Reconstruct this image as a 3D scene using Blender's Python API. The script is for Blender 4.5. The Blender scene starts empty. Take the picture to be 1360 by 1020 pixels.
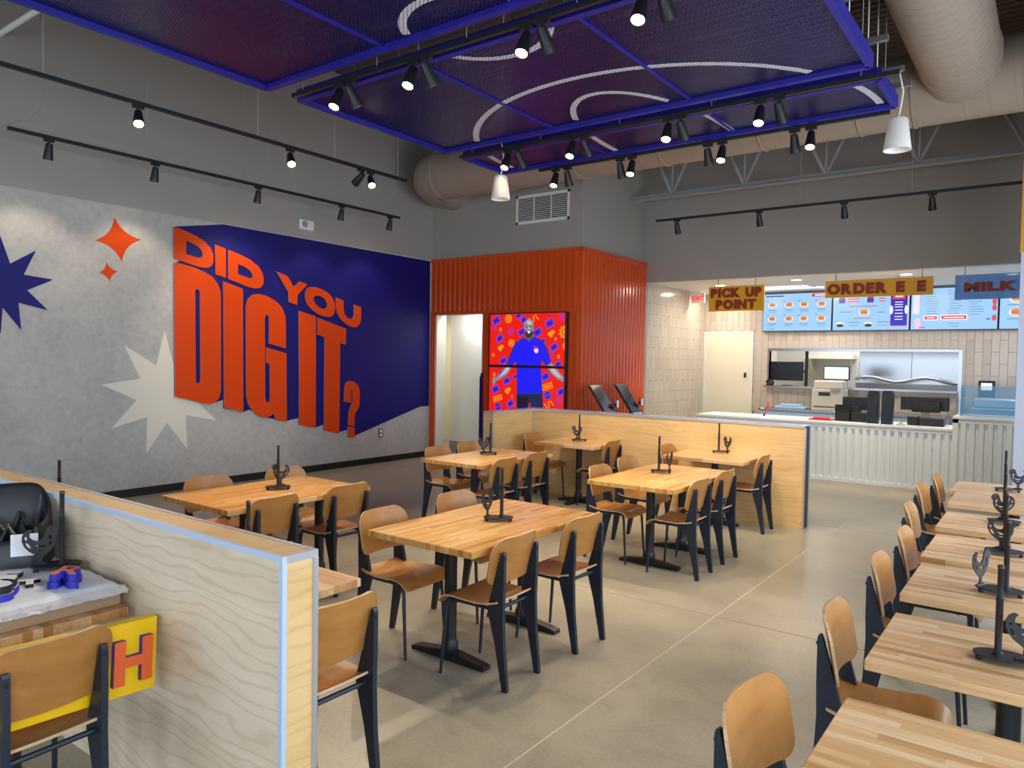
import bpy, bmesh, math, random
import numpy as np
from mathutils import Vector, Matrix
from mathutils.geometry import tessellate_polygon
random.seed(7)
PI = math.pi
scene = bpy.context.scene
col = scene.collection
# ------------------------------------------------------------------ camera
YAW, PITCH, ROLL, FPX, CAMH = -0.635857, -0.032753, 0.017277, 980.98, 1.78
def cam_axes():
    cy, sy = math.cos(YAW), math.sin(YAW)
    fwd = Vector((sy*math.cos(PITCH), cy*math.cos(PITCH), math.sin(PITCH)))
    right = Vector((cy, -sy, 0)); up = right.cross(fwd)
    r = right*math.cos(ROLL) + up*math.sin(ROLL)
    u = -right*math.sin(ROLL) + up*math.cos(ROLL)
    return r, u, fwd
CR, CU, CF = cam_axes()
cam_d = bpy.data.cameras.new('camera'); cam = bpy.data.objects.new('camera', cam_d); col.objects.link(cam)
cam_d.sensor_fit = 'HORIZONTAL'; cam_d.sensor_width = 36; cam_d.lens = FPX/1360*36
cam_d.clip_start = 0.05; cam_d.clip_end = 200
M = Matrix.Identity(4)
for i in range(3):
    M[i][0] = CR[i]; M[i][1] = CU[i]; M[i][2] = -CF[i]
M[2][3] = CAMH
cam.matrix_world = M
scene.camera = cam
def ray(x, y): return CR*((x-680)/FPX) + CU*((510-y)/FPX) + CF
def at(axis, val, x, y):            # photo pixel -> point of a real plane of the room
    d = ray(x, y); c = Vector((0, 0, CAMH)); t = (val-c[axis])/d[axis]
    return c + d*t
# ------------------------------------------------------------------ view, world, daylight
vs = scene.view_settings
vs.view_transform = 'Standard'; vs.look = 'None'; vs.gamma = 1.0; vs.use_curve_mapping = False
vs.exposure = 0.35
world = bpy.data.worlds.new('sky'); scene.world = world; world.use_nodes = True
bg = world.node_tree.nodes['Background']
bg.inputs[0].default_value = (0.55, 0.72, 1.0, 1); bg.inputs[1].default_value = 1.0
def area(name, loc, target, sx, sy, power, color):
    d = bpy.data.lights.new(name, 'AREA'); d.shape = 'RECTANGLE'; d.size = sx; d.size_y = sy
    d.energy = power; d.color = color
    o = bpy.data.objects.new(name, d); col.objects.link(o); o.location = loc
    o.rotation_euler = (Vector(target)-Vector(loc)).to_track_quat('-Z', 'Z').to_euler()
    return o
DAY = (0.80, 0.90, 1.0)
# daylight through the three big panes of the wall on the right and the panes behind the camera
for wy in (-1.6, 1.6, 4.8, 7.6):
    area('window_daylight', (1.42, wy, 1.9), (0.0, wy, 1.7), 2.5, 2.9, 85, DAY)
for wx in (-7.4, -4.4, -1.4):
    area('window_daylight', (wx, -4.25, 1.9), (wx, 0, 1.8), 2.6, 2.9, 60, DAY)

# ------------------------------------------------------------------ materials
def lin(c):
    if isinstance(c, str):
        c = tuple(int(c[i:i+2], 16)/255 for i in (0, 2, 4))
    return tuple((v/12.92 if v <= 0.04045 else ((v+0.055)/1.055)**2.4) for v in c) + (1,)
MATS = {}
def mat(name, c, rough=0.5, metal=0.0, spec=0.5, emit=0.0, ecol=None, alpha=None, trans=0.0):
    m = bpy.data.materials.new(name); m.use_nodes = True
    b = m.node_tree.nodes['Principled BSDF']
    b.inputs['Base Color'].default_value = lin(c); b.inputs['Roughness'].default_value = rough
    b.inputs['Metallic'].default_value = metal; b.inputs['Specular IOR Level'].default_value = spec
    if emit:
        b.inputs['Emission Color'].default_value = lin(ecol or c); b.inputs['Emission Strength'].default_value = emit
    if trans: b.inputs['Transmission Weight'].default_value = trans
    if alpha is not None: b.inputs['Alpha'].default_value = alpha
    MATS[name] = m
    return m
class N:
    def __init__(s, m): s.t = m.node_tree; s.b = s.t.nodes['Principled BSDF']; s.m = m
    def n(s, typ, **kw):
        x = s.t.nodes.new(typ)
        for k, v in kw.items(): setattr(x, k, v)
        return x
    def l(s, a, b): s.t.links.new(a, b)
    def coords(s, scale, kind='Object', rot=(0, 0, 0)):
        tc = s.n('ShaderNodeTexCoord'); mp = s.n('ShaderNodeMapping')
        mp.inputs['Scale'].default_value = scale; mp.inputs['Rotation'].default_value = rot
        s.l(tc.outputs[kind], mp.inputs['Vector']); return mp.outputs['Vector']
    def noise(s, vec, scale=1.0, detail=4, rough=0.55, dist=0.0):
        x = s.n('ShaderNodeTexNoise'); x.inputs['Scale'].default_value = scale; x.inputs['Detail'].default_value = detail
        x.inputs['Roughness'].default_value = rough; x.inputs['Distortion'].default_value = dist
        s.l(vec, x.inputs['Vector']); return x.outputs['Fac']
    def ramp(s, fac, stops):
        x = s.n('ShaderNodeValToRGB'); e = x.color_ramp.elements
        while len(e) < len(stops): e.new(0.5)
        for i, (p, c) in enumerate(stops): e[i].position = p; e[i].color = lin(c)
        s.l(fac, x.inputs['Fac']); return x.outputs['Color']
    def mix(s, fac, a, b, mode='MIX'):
        x = s.n('ShaderNodeMix', data_type='RGBA', blend_type=mode)
        if isinstance(fac, (int, float)): x.inputs[0].default_value = fac
        else: s.l(fac, x.inputs[0])
        for i, v in ((6, a), (7, b)):
            if isinstance(v, str): x.inputs[i].default_value = lin(v)
            else: s.l(v, x.inputs[i])
        return x.outputs[2]
    def base(s, c): s.l(c, s.b.inputs['Base Color'])
    def bump(s, h, strength=0.2, dist=0.01):
        x = s.n('ShaderNodeBump'); x.inputs['Strength'].default_value = strength; x.inputs['Distance'].default_value = dist
        s.l(h, x.inputs['Height']); s.l(x.outputs['Normal'], s.b.inputs['Normal'])
    def math(s, op, a, b=None):
        x = s.n('ShaderNodeMath', operation=op)
        for i, v in enumerate((a, b)):
            if v is None: continue
            if isinstance(v, (int, float)): x.inputs[i].default_value = v
            else: s.l(v, x.inputs[i])
        return x.outputs[0]
def m_concrete():
    m = mat('concrete_wallcovering', 'B9B6B0', 0.75); k = N(m)
    v = k.coords((1, 1, 1))
    a = k.noise(v, 1.1, 6, 0.65); b = k.noise(v, 14, 5, 0.7)
    c = k.ramp(a, [(0.25, 'A5A39F'), (0.5, 'BAB8B3'), (0.8, 'CCCAC5')])
    d = k.ramp(b, [(0.3, '8E8C88'), (0.5, 'B8B6B2'), (0.75, 'DEDCD8')])
    k.base(k.mix(0.28, c, d)); k.bump(b, 0.08)
def m_floor():
    m = mat('polished_concrete', '9A9079', 0.32); k = N(m)
    v = k.coords((1, 1, 1))
    a = k.noise(v, 0.55, 6, 0.6); b = k.noise(v, 45, 4, 0.7); e = k.noise(v, 3.1, 7, 0.7, 0.6)
    c = k.ramp(a, [(0.3, '8C8371'), (0.5, '9B927F'), (0.72, 'A89F8B')])
    c2 = k.ramp(e, [(0.35, '7B7363'), (0.5, '9B927F'), (0.7, 'ABA28E')])
    c3 = k.ramp(b, [(0.3, '777061'), (0.5, '9B927F'), (0.72, 'BBB29F')])
    k.base(k.mix(0.22, k.mix(0.4, c, c2), c3))
    r = k.n('ShaderNodeMapRange'); r.inputs[3].default_value = 0.22; r.inputs[4].default_value = 0.42
    k.l(e, r.inputs[0]); k.l(r.outputs[0], k.b.inputs['Roughness'])
def m_wood(name, stops, scale, rough=0.4, mixb=0.35):
    m = mat(name, stops[1][1], rough); k = N(m)
    v = k.coords(scale)
    a = k.noise(v, 1.0, 6, 0.6, 0.8); b = k.noise(v, 5.0, 4, 0.7)
    c = k.ramp(a, stops); d = k.ramp(b, stops)
    k.base(k.mix(mixb, c, d))
def m_block(name, axis, shades):
    # butcher block: staves along `axis`, each row shifted at random
    m = mat(name, shades[0], 0.30); k = N(m)
    tc = k.n('ShaderNodeTexCoord'); sp = k.n('ShaderNodeSeparateXYZ'); k.l(tc.outputs['Object'], sp.inputs[0])
    a_, b_ = (sp.outputs[0], sp.outputs[1]) if axis == 'x' else (sp.outputs[1], sp.outputs[0])
    row = k.math('FLOOR', k.math('DIVIDE', b_, 0.034))
    wn = k.n('ShaderNodeTexWhiteNoise', noise_dimensions='1D'); k.l(row, wn.inputs['W'])
    colm = k.math('FLOOR', k.math('ADD', k.math('DIVIDE', a_, 0.46), k.math('MULTIPLY', wn.outputs['Value'], 7.0)))
    cb = k.n('ShaderNodeCombineXYZ'); k.l(row, cb.inputs[0]); k.l(colm, cb.inputs[1])
    w2 = k.n('ShaderNodeTexWhiteNoise', noise_dimensions='2D'); k.l(cb.outputs[0], w2.inputs['Vector'])
    c = k.ramp(w2.outputs['Value'], [(0.0, shades[2]), (0.25, shades[1]), (0.6, shades[0]), (1.0, shades[3])])
    g_ = k.coords((3, 70, 70) if axis == 'x' else (70, 3, 70))
    n = k.noise(g_, 1.0, 5, 0.6, 0.5)
    gr = k.ramp(n, [(0.3, 'B8AFA6'), (0.55, 'F2EFEC'), (0.8, 'FFFFFF')])
    k.base(k.mix(0.5, c, gr, 'MULTIPLY'))
def m_perf(name, c, rough, metal):
    m = mat(name, c, rough, metal); k = N(m)
    tc = k.n('ShaderNodeTexCoord'); sp = k.n('ShaderNodeSeparateXYZ'); k.l(tc.outputs['Object'], sp.inputs[0])
    f = 2*PI/0.036
    sx = k.math('SINE', k.math('MULTIPLY', sp.outputs[0], f)); sy = k.math('SINE', k.math('MULTIPLY', sp.outputs[1], f))
    h = k.math('GREATER_THAN', k.math('MULTIPLY', sx, sy), 0.30)
    tr = k.n('ShaderNodeBsdfTransparent'); mx = k.n('ShaderNodeMixShader')
    k.l(h, mx.inputs[0]); k.l(k.b.outputs[0], mx.inputs[1]); k.l(tr.outputs[0], mx.inputs[2])
    k.l(mx.outputs[0], k.t.nodes['Material Output'].inputs['Surface'])
def m_emitpic(name, strength):
    m = bpy.data.materials.new(name); m.use_nodes = True; t = m.node_tree
    b = t.nodes['Principled BSDF']; a = t.nodes.new('ShaderNodeVertexColor'); a.layer_name = 'Col'
    b.inputs['Base Color'].default_value = (0.01, 0.01, 0.01, 1); b.inputs['Roughness'].default_value = 0.25
    t.links.new(a.outputs['Color'], b.inputs['Emission Color']); b.inputs['Emission Strength'].default_value = strength
    MATS[name] = m
m_concrete(); m_floor()
PLY = [(0.25, '8F5B27'), (0.5, 'AB7437'), (0.8, 'BE8847')]
m_wood('plywood', PLY, (9, 2.0, 3.0), 0.38)
m_wood('ply_edge', [(0.3, 'A98560'), (0.5, 'C6A47C'), (0.7, 'D6BA94')], (6, 6, 120), 0.5)
def m_maple(name, stops, dark):
    m_wood(name, stops, (1.0, 1.0, 7), 0.42, 0.3); k = N(MATS[name])
    src = k.b.inputs['Base Color'].links[0].from_socket
    v = k.coords((0.9, 0.9, 3.2)); wv = k.n('ShaderNodeTexWave', wave_type='BANDS', bands_direction='Z'); k.l(v, wv.inputs['Vector'])
    wv.inputs['Scale'].default_value = 1.8; wv.inputs['Distortion'].default_value = 16.0; wv.inputs['Detail'].default_value = 3.0; wv.inputs['Detail Scale'].default_value = 0.9
    lines = k.ramp(wv.outputs['Fac'], [(0.0, dark), (0.22, 'FFFFFF'), (1.0, 'FFFFFF')])
    k.base(k.mix(0.4, src, lines, 'MULTIPLY'))
m_maple('maple', [(0.25, 'CDA468'), (0.5, 'DDB67C'), (0.8, 'E8C68E')], 'E6DACB')
m_maple('maple_daylit', [(0.25, 'CFB898'), (0.5, 'DECBAE'), (0.8, 'EADBC2')], 'D8CFC4')  # same maple laminate, with the whitening of daylight put into its colour
m_block('block_y', 'y', ('E2AE66', 'D39A50', 'BE823C', 'EDC07E'))
m_block('block_x', 'x', ('DDB07C', 'CF9C66', 'B98452', 'E8C296'))  # daylight glare on the right-hand tables put into these paler, pinker shades
m_perf('perforated_blue', '262569', 0.38, 0.55)
m_perf('perforated_white', 'D9D8E6', 0.45, 0.0)
m_emitpic('menu_picture', 0.82); m_emitpic('wall_picture', 0.72)
mat('grey_paint', 'A39F98', 0.7); mat('blue_rail', '18188C', 0.5)
mat('mural_blue', '16156C', 0.5, 0, 0.25); mat('mural_orange', 'DB4602', 0.5, 0, 0.2); mat('mural_cream', 'E6E0CF', 0.6)
mat('letter_side', '8E7C98', 0.5); mat('sign_purple', '2D2FA8', 0.4)
mat('black_metal', '1B1C1F', 0.42); mat('navy_black', '1A2432', 0.45); mat('black_plastic', '17181A', 0.38)
mat('black_base', '0E0E0F', 0.5)
mat('orange_panel', 'D6500F', 0.2); mat('white_panel', 'E6EEF0', 0.35); mat('white_paint', 'ECECE6', 0.6)
mat('cream_paint', 'EFE8CF', 0.55); mat('tile_beige', 'CBBFB0', 0.16); mat('tile_beige_b', 'BFB2A3', 0.16); mat('grout', '8D857B', 0.8)
mat('duct_paint', 'A39483', 0.5); mat('steel', 'B9BCC0', 0.22, 1.0); mat('galvanised', 'A6A6A4', 0.35, 0.9)
mat('truss_paint', 'A3A3A2', 0.5); mat('deck', '5E564A', 0.7); mat('alu_trim', 'C9CCD2', 0.3, 0.7)
mat('blue_film', 'A9CBEA', 0.3); mat('strip_film', 'BFD0E4', 0.35, 0.15); mat('white_lamp', 'F2EDE4', 0.4); mat('cable_grey', '9A9894', 0.5)
mat('mustard', 'F2B31C', 0.5); mat('sign_red', '93300F', 0.5); mat('yellow_board', 'F6C300', 0.4)
mat('letter_orange', 'E8612C', 0.45); mat('letter_white', 'ECEAE6', 0.5); mat('grey_wainscot', '9A9C9C', 0.6)
mat('gold_paint', 'D89A28', 0.55); mat('red_plastic', 'D3202C', 0.35); mat('paper', 'EDEDED', 0.7)
mat('printer_beige', 'D8D2C6', 0.5); mat('wrap', 'D8D2CE', 0.1, 0.0, 0.8, alpha=0.5); mat('cardboard', 'A5896D', 0.8)
mat('screen_dark', '20242A', 0.12); mat('lens', 'FFE9B8', 0.4, emit=55.0, ecol='FFE0A6'); mat('downlight', 'FFF6E6', 0.4, emit=9.0)
mat('exit_red', 'E01020', 0.4, emit=1.2); mat('screen_white', 'DCE9F6', 0.3, emit=0.8); mat('troffer', 'DAD6F0', 0.4, emit=1.0)
mat('white_tile_far', 'D6D2CC', 0.2); mat('joint', 'D6CDB6', 0.7); mat('pale_wall', 'C4C6D4', 0.7); mat('jamb', 'E7E2D2', 0.6)
def m_glass(name, c, alpha):
    m = mat(name, c, 0.06, alpha=alpha)
m_glass('blue_glass', '3E9CD2', 0.38); m_glass('acrylic_blue', '74B2FA', 0.8); m_glass('window_glass', 'DDEEFF', 0.06)
G = lambda n: MATS[n]

# ------------------------------------------------------------------ mesh helpers
class MB:
    def __init__(s): s.v = []; s.f = []; s.mi = []; s.sm = []
    def add(s, vs, fs, mi=0, smooth=False):
        o = len(s.v); s.v += [tuple(p) for p in vs]
        for f in fs: s.f.append([i+o for i in f]); s.mi.append(mi); s.sm.append(smooth)
        return s
    def box(s, x0, x1, y0, y1, z0, z1, mi=0):
        v = [(x, y, z) for z in (z0, z1) for y in (y0, y1) for x in (x0, x1)]
        return s.add(v, [(0, 2, 3, 1), (4, 5, 7, 6), (0, 1, 5, 4), (2, 6, 7, 3), (0, 4, 6, 2), (1, 3, 7, 5)], mi)
    def cbox(s, x0, x1, y0, y1, z0, z1, c=0.004, mi=0):     # box with chamfered edges
        bm = bmesh.new(); bmesh.ops.create_cube(bm, size=1.0)
        for q in bm.verts:
            q.co = Vector(((x0+x1)/2+q.co.x*(x1-x0), (y0+y1)/2+q.co.y*(y1-y0), (z0+z1)/2+q.co.z*(z1-z0)))
        bmesh.ops.bevel(bm, geom=list(bm.edges), offset=c, segments=1, affect='EDGES')
        bm.verts.index_update()
        s.add([q.co[:] for q in bm.verts], [[q.index for q in f.verts] for f in bm.faces], mi); bm.free(); return s
    def tube(s, pts, r, n=10, mi=0, caps=True):
        pts = [Vector(p) for p in pts]; rs = r if isinstance(r, (list, tuple)) else [r]*len(pts)
        vs = []; prev = None
        for i, p in enumerate(pts):
            t = (pts[min(i+1, len(pts)-1)]-pts[max(i-1, 0)]).normalized()
            if prev is None:
                a = t.cross(Vector((0, 0, 1)));  a = a if a.length > 0.05 else t.cross(Vector((1, 0, 0)))
            else: a = prev - t*prev.dot(t)
            a.normalize(); prev = a; b = t.cross(a)
            for k in range(n):
                w = 2*PI*k/n; vs.append(p + (a*math.cos(w)+b*math.sin(w))*rs[i])
        fs = []
        for i in range(len(pts)-1):
            for k in range(n):
                fs.append((i*n+k, i*n+(k+1) % n, (i+1)*n+(k+1) % n, (i+1)*n+k))
        s.add(vs, fs, mi, True)
        if caps:
            s.add(vs[:n], [tuple(range(n))[::-1]], mi); s.add(vs[-n:], [tuple(range(n))], mi)
        return s
    def lathe(s, prof, n=24, mi=0, c=(0, 0, 0)):            # prof: (r, z) list
        vs = []; fs = []
        for (r, z) in prof:
            for k in range(n):
                w = 2*PI*k/n; vs.append((c[0]+r*math.cos(w), c[1]+r*math.sin(w), c[2]+z))
        for i in range(len(prof)-1):
            for k in range(n):
                fs.append((i*n+k, i*n+(k+1) % n, (i+1)*n+(k+1) % n, (i+1)*n+k))
        return s.add(vs, fs, mi, True)
    def ball(s, c, r, n=10):
        return s.lathe([(max(1e-4, r*math.sin(PI*i/6)), -r*math.cos(PI*i/6)) for i in range(7)], n, 0, c)
    def prism(s, loops, f0, f1, mi=0, side=None):           # loops: outer + holes (2-D); f0/f1 map (u,v) -> 3-D
        side = mi if side is None else side
        flat = [Vector((p[0], p[1], 0)) for lp in loops for p in lp]
        tri = tessellate_polygon([[Vector((p[0], p[1], 0)) for p in lp] for lp in loops])
        s.add([f0(p.x, p.y) for p in flat], [t[::-1] for t in tri], mi)
        s.add([f1(p.x, p.y) for p in flat], list(tri), mi)
        for lp in loops:
            n = len(lp); vs = [f0(*p) for p in lp]+[f1(*p) for p in lp]
            s.add(vs, [(i, (i+1) % n, n+(i+1) % n, n+i) for i in range(n)], side)
        return s
    def shell(s, grid, thick, mi=0, rim=1):                 # grid of Vectors (rows), offset along normals
        R_, C_ = len(grid), len(grid[0]); back = []
        for i in range(R_):
            row = []
            for j in range(C_):
                a = grid[min(i+1, R_-1)][j]-grid[max(i-1, 0)][j]; b = grid[i][min(j+1, C_-1)]-grid[i][max(j-1, 0)]
                nn = a.cross(b); nn = nn.normalized() if nn.length > 1e-9 else Vector((0, 0, 1))
                row.append(grid[i][j]-nn*thick)
            back.append(row)
        idx = lambda i, j: i*C_+j
        fs = [(idx(i, j), idx(i, j+1), idx(i+1, j+1), idx(i+1, j)) for i in range(R_-1) for j in range(C_-1)]
        s.add([p for r in grid for p in r], fs, mi, True)
        s.add([p for r in back for p in r], [f[::-1] for f in fs], mi, True)
        rimi = [(0, j) for j in range(C_)]+[(i, C_-1) for i in range(1, R_)]+[(R_-1, j) for j in range(C_-2, -1, -1)]+[(i, 0) for i in range(R_-2, 0, -1)]
        n = len(rimi)
        s.add([grid[i][j] for i, j in rimi]+[back[i][j] for i, j in rimi], [(k, (k+1) % n, n+(k+1) % n, n+k) for k in range(n)], rim)
        return s
    def mesh(s, name, mats):
        me = bpy.data.meshes.new(name); me.from_pydata(s.v, [], s.f)
        for m in (mats if isinstance(mats, (list, tuple)) else [mats]): me.materials.append(G(m))
        me.polygons.foreach_set('material_index', s.mi); me.polygons.foreach_set('use_smooth', s.sm)
        bm = bmesh.new(); bm.from_mesh(me); bmesh.ops.remove_doubles(bm, verts=bm.verts, dist=1e-5)
        bmesh.ops.recalc_face_normals(bm, faces=bm.faces)
        for e in bm.edges:
            if len(e.link_faces) == 2 and e.calc_face_angle(0) > 0.7: e.smooth = False
        bm.to_mesh(me); bm.free(); me.update(); return me
    def build(s, name, mats, parent=None, loc=(0, 0, 0), rz=0):
        return link(name, s.mesh(name, mats), parent, loc, rz)
def link(name, me, parent=None, loc=(0, 0, 0), rz=0):
    o = bpy.data.objects.new(name, me); col.objects.link(o); o.parent = parent; o.location = loc
    o.rotation_euler = (0, 0, rz); return o
def tag(o, label, cat, group=None):
    o['label'] = label; o['category'] = cat
    if group: o['group'] = group
    return o
def thing(name, label, cat, loc=(0, 0, 0), rz=0, group=None):
    o = bpy.data.objects.new(name, None); col.objects.link(o); o.location = loc; o.rotation_euler = (0, 0, rz)
    o.empty_display_size = 0.1
    return tag(o, label, cat, group)
def struct(name, mb, m, parent=None):
    o = mb.build(name, m, parent)
    if parent is None: o['kind'] = 'structure'
    return o
KIDS = {}
def copy_tree(src, parent=None):
    c = src.copy(); col.objects.link(c); c.parent = parent
    for ch in [o for o in src.children]: copy_tree(ch, c)
    return c
def B(*a): return MB().box(*a)
def text_mesh(txt, size, extrude, bold, mats, font_scale_x=1.0):
    cu = bpy.data.curves.new('text', 'FONT'); cu.body = txt; cu.size = size; cu.extrude = extrude; cu.offset = bold
    cu.align_x = 'CENTER'; cu.resolution_u = 3
    o = bpy.data.objects.new('text', cu); me = bpy.data.meshes.new_from_object(o)
    bpy.data.objects.remove(o)
    me.materials.clear()
    for m in mats: me.materials.append(G(m))
    for v in me.vertices: v.co.x *= font_scale_x
    if len(mats) > 1:
        for p in me.polygons: p.material_index = 0 if abs(p.normal.z) > 0.9 else 1
    return me
RX = Matrix.Rotation(PI/2, 4, 'X')      # text stands up, read from -y

# ------------------------------------------------------------------ the room
XL, YB, XS, YK, YKB = -9.2, 9.97, -6.05, 12.18, 15.05     # left wall, back wall, clad side, soffit, kitchen back
XR, YF, ZD, ZK = 1.3, -4.1, 6.2, 3.22                     # right wall, wall behind camera, roof deck, kitchen ceiling
DX0, DX1, DZ = -9.06, -7.985, 2.56                        # doorway
# floor: slabs with saw-cut joints
fl = struct('floor', B(XL-0.2, XR+0.2, YF-0.2, 19.0, -0.12, -0.003), 'joint')
xs = [XL-0.2, -7.7, -4.8, -1.886, XR+0.2]; ys = [YF-0.2, -1.2, 1.9, 5.0, 8.62, 12.0, 15.6, 19.0]
g = 0.004
for i in range(len(xs)-1):
    for j in range(len(ys)-1):
        B(xs[i]+g, xs[i+1]-g, ys[j]+g, ys[j+1]-g, -0.003, 0).build('slab', 'polished_concrete', fl)
# left wall: grey paint, with the concrete-look covering below
wl = struct('wall_left', B(XL-0.2, XL, YF, YB+0.15, 0, ZD), 'grey_paint')
B(XL, XL+0.004, YF, YB, 0, 3.56).build('wall_covering', 'concrete_wallcovering', wl)
struct('baseboard_left', B(XL+0.004, XL+0.018, YF, YB-0.02, 0, 0.1), 'black_base')
# back wall around the doorway
wb = struct('wall_back', B(XL, DX0, YB, YB+0.15, 0, ZD).box(DX0, DX1, YB, YB+0.15, DZ, ZD).box(DX1, XS, YB, YB+0.15, 0, ZD), 'grey_paint')
ZO = 3.56
B(XL, DX0, YB-0.02, YB, 0, ZO).box(DX0, DX1, YB-0.02, YB, DZ, ZO).box(DX1, XS, YB-0.02, YB, 0, ZO).build('cladding', 'orange_panel', wb)
B(XL+0.0, XS+0.03, YB-0.05, YB-0.02, ZO-0.06, ZO).build('top_trim', 'orange_panel', wb)
B(XL+0.0, XS+0.0, YB-0.04, YB-0.02, DZ, DZ+0.06).build('rail', 'orange_panel', wb)
def rib_mesh(h, w=0.07, d=0.022, t=0.012):
    f0 = lambda u, v: (u, v, 0); f1 = lambda u, v: (u, v, h)
    return MB().prism([[(-w/2, 0), (-w/2+t, -d), (w/2-t, -d), (w/2, 0)]], f0, f1).mesh('slat', 'orange_panel')
me = rib_mesh(ZO-0.06-DZ-0.06)
n = 27
for i in range(n):
    x = XL+0.1+(XS-XL-0.2)*i/(n-1)
    link('slat', me, wb, (x, YB-0.02, DZ+0.06))
me = rib_mesh(DZ)
for x in (XL+0.04, DX0-0.04, -6.19, -6.1): link('slat', me, wb, (x, YB-0.02, 0))
B(DX0, DX0+0.015, YB-0.03, YB+0.22, 0, DZ).build('door_jamb', 'jamb', wb)
# clad side of the box
wsd = struct('wall_side', B(XS-0.15, XS, YB+0.15, YK+0.15, 0, ZD), 'grey_paint')
B(XS, XS+0.02, YB-0.02, YK, 0, ZO).build('cladding', 'orange_panel', wsd)
B(XS+0.02, XS+0.05, YB-0.05, YK, ZO-0.06, ZO).build('top_trim', 'orange_panel', wsd)
me = rib_mesh(ZO-0.06)
n = 19
for i in range(n): link('slat', me, wsd, (XS+0.02, YB+0.04+(YK-YB-0.08)*i/(n-1), 0), PI/2)
# soffit above the service counter and kitchen shell
struct('wall_soffit', B(XS, XR, YK, YK+0.15, ZK, ZD), 'grey_paint')
struct('ceiling_kitchen', B(XS-0.15, XR, YK+0.15, 18.2, ZK, ZK+0.1), 'white_paint')
wk = struct('wall_kitchen_left', B(XS-0.15, XS, YK+0.15, YKB+0.12, 0, ZK), 'tile_beige')
PX0, PX1, PZ0, PZ1 = -4.68, -1.40, 1.36, 2.05             # pass-through
DK0, DK1, DKZ = -6.0, -5.03, 2.41
wkb = struct('wall_kitchen_back', B(XS, PX0, YKB, YKB+0.12, 0, ZK).box(PX0, PX1, YKB, YKB+0.12, 0, PZ0).box(PX0, PX1, YKB, YKB+0.12, PZ1, ZK).box(PX1, XR, YKB, YKB+0.12, 0, ZK), 'grout')
TW, TH, gp = 0.122, 0.41, 0.004
tme = [MB().cbox(0, TW-gp, -0.012, 0, 0, TH-gp, 0.002).mesh('tile', t) for t in ('tile_beige', 'tile_beige_b')]
def clip_tile(x0, z0, x1, z1):
    # returns list of rectangles of the tile outside the openings
    R = [(x0, z0, x1, z1)]
    for (a, b, c, d) in ((PX0-0.03, PZ0-0.03, PX1+0.03, PZ1+0.05), (DK0-0.05, 0, DK1+0.04, DKZ+0.04)):
        out = []
        for (p, q, r, s) in R:
            if r <= a or p >= c or s <= b or q >= d: out.append((p, q, r, s)); continue
            if q < b: out.append((p, q, r, b))
            if s > d: out.append((p, d, r, s))
            q2, s2 = max(q, b), min(s, d)
            if p < a: out.append((p, q2, a, s2))
            if r > c: out.append((c, q2, r, s2))
        R = out
    return R
i = 0; x = XS+0.0
while x < -0.15:
    z = 0.82 - (TH/2 if i % 2 else 0)
    while z < ZK:
        z1 = min(z+TH, ZK)
        pieces = clip_tile(x, z, x+TW, z1)
        ms = random.random() < 0.3
        if pieces == [(x, z, x+TW, z+TH)]:
            link('tile', tme[ms], wkb, (x+gp/2, YKB, z+gp/2))
        else:
            for (p, q, r, s) in pieces:
                if r-p > 0.02 and s-q > 0.02:
                    MB().box(p+gp/2, r-gp/2, YKB-0.012, YKB, q+gp/2, s-gp/2).build('tile', 'tile_beige', wkb)
        z += TH
    x += TW; i += 1
# kitchen left wall tiles: bands of joints in the material (too foreshortened to pick apart)
k = N(G('tile_beige'))
mk = mat('tile_run', 'CBBFB0', 0.12); k = N(mk)
v = k.coords((1, 1, 1), rot=(0, PI/2, 0))
sp = k.n('ShaderNodeSeparateXYZ'); tc = k.n('ShaderNodeTexCoord'); k.l(tc.outputs['Object'], sp.inputs[0])
cb = k.n('ShaderNodeCombineXYZ'); k.l(sp.outputs[2], cb.inputs[0]); k.l(sp.outputs[1], cb.inputs[1])
br = k.n('ShaderNodeTexBrick'); k.l(cb.outputs[0], br.inputs['Vector'])
br.inputs['Scale'].default_value = 1; br.inputs['Brick Width'].default_value = TH; br.inputs['Row Height'].default_value = TW
br.inputs['Mortar Size'].default_value = 0.004; br.inputs['Color1'].default_value = lin('CBBFB0'); br.inputs['Color2'].default_value = lin('C0B3A4'); br.inputs['Mortar'].default_value = lin('8D857B')
k.base(br.outputs['Color'])
wk.data.materials[0] = mk
# pass-through trim and sill
t1 = struct('trim_1', B(PX0-0.03, PX0, YKB-0.02, YKB+0.13, PZ0, PZ1+0.04).box(PX1, PX1+0.06, YKB-0.03, YKB+0.13, 0.95, PZ1+0.04).box(PX0, PX1, YKB-0.02, YKB+0.13, PZ1, PZ1+0.045), 'steel')
struct('trim_2', B(PX0-0.05, PX1, YKB-0.16, YKB+0.3, PZ0-0.03, PZ0), 'steel')
d1 = struct('door_1', B(DK0, DK1, YKB-0.02, YKB+0.0, 0, DKZ), 'cream_paint')
B(DK0-0.05, DK0, YKB-0.03, YKB, 0, DKZ+0.04).box(DK1, DK1+0.03, YKB-0.03, YKB, 0, DKZ+0.04).box(DK0, DK1, YKB-0.03, YKB, DKZ, DKZ+0.04).build('door_frame', 'white_paint', d1)
MB().cbox(DK1-0.14, DK1-0.10, YKB-0.05, YKB-0.02, 1.5, 1.6).build('latch', 'black_metal', d1)
# room behind the pass-through
struct('wall_cookline', B(XS, XR, 17.3, 17.4, 0, ZK), 'white_tile_far')
struct('wall_cookline_left', B(-5.3, -5.2, YKB+0.12, 17.3, 0, ZK), 'cream_paint')
struct('wall_cookline_right', B(XR-0.4, XR-0.3, YKB+0.12, 17.3, 0, ZK), 'white_paint')
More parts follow.
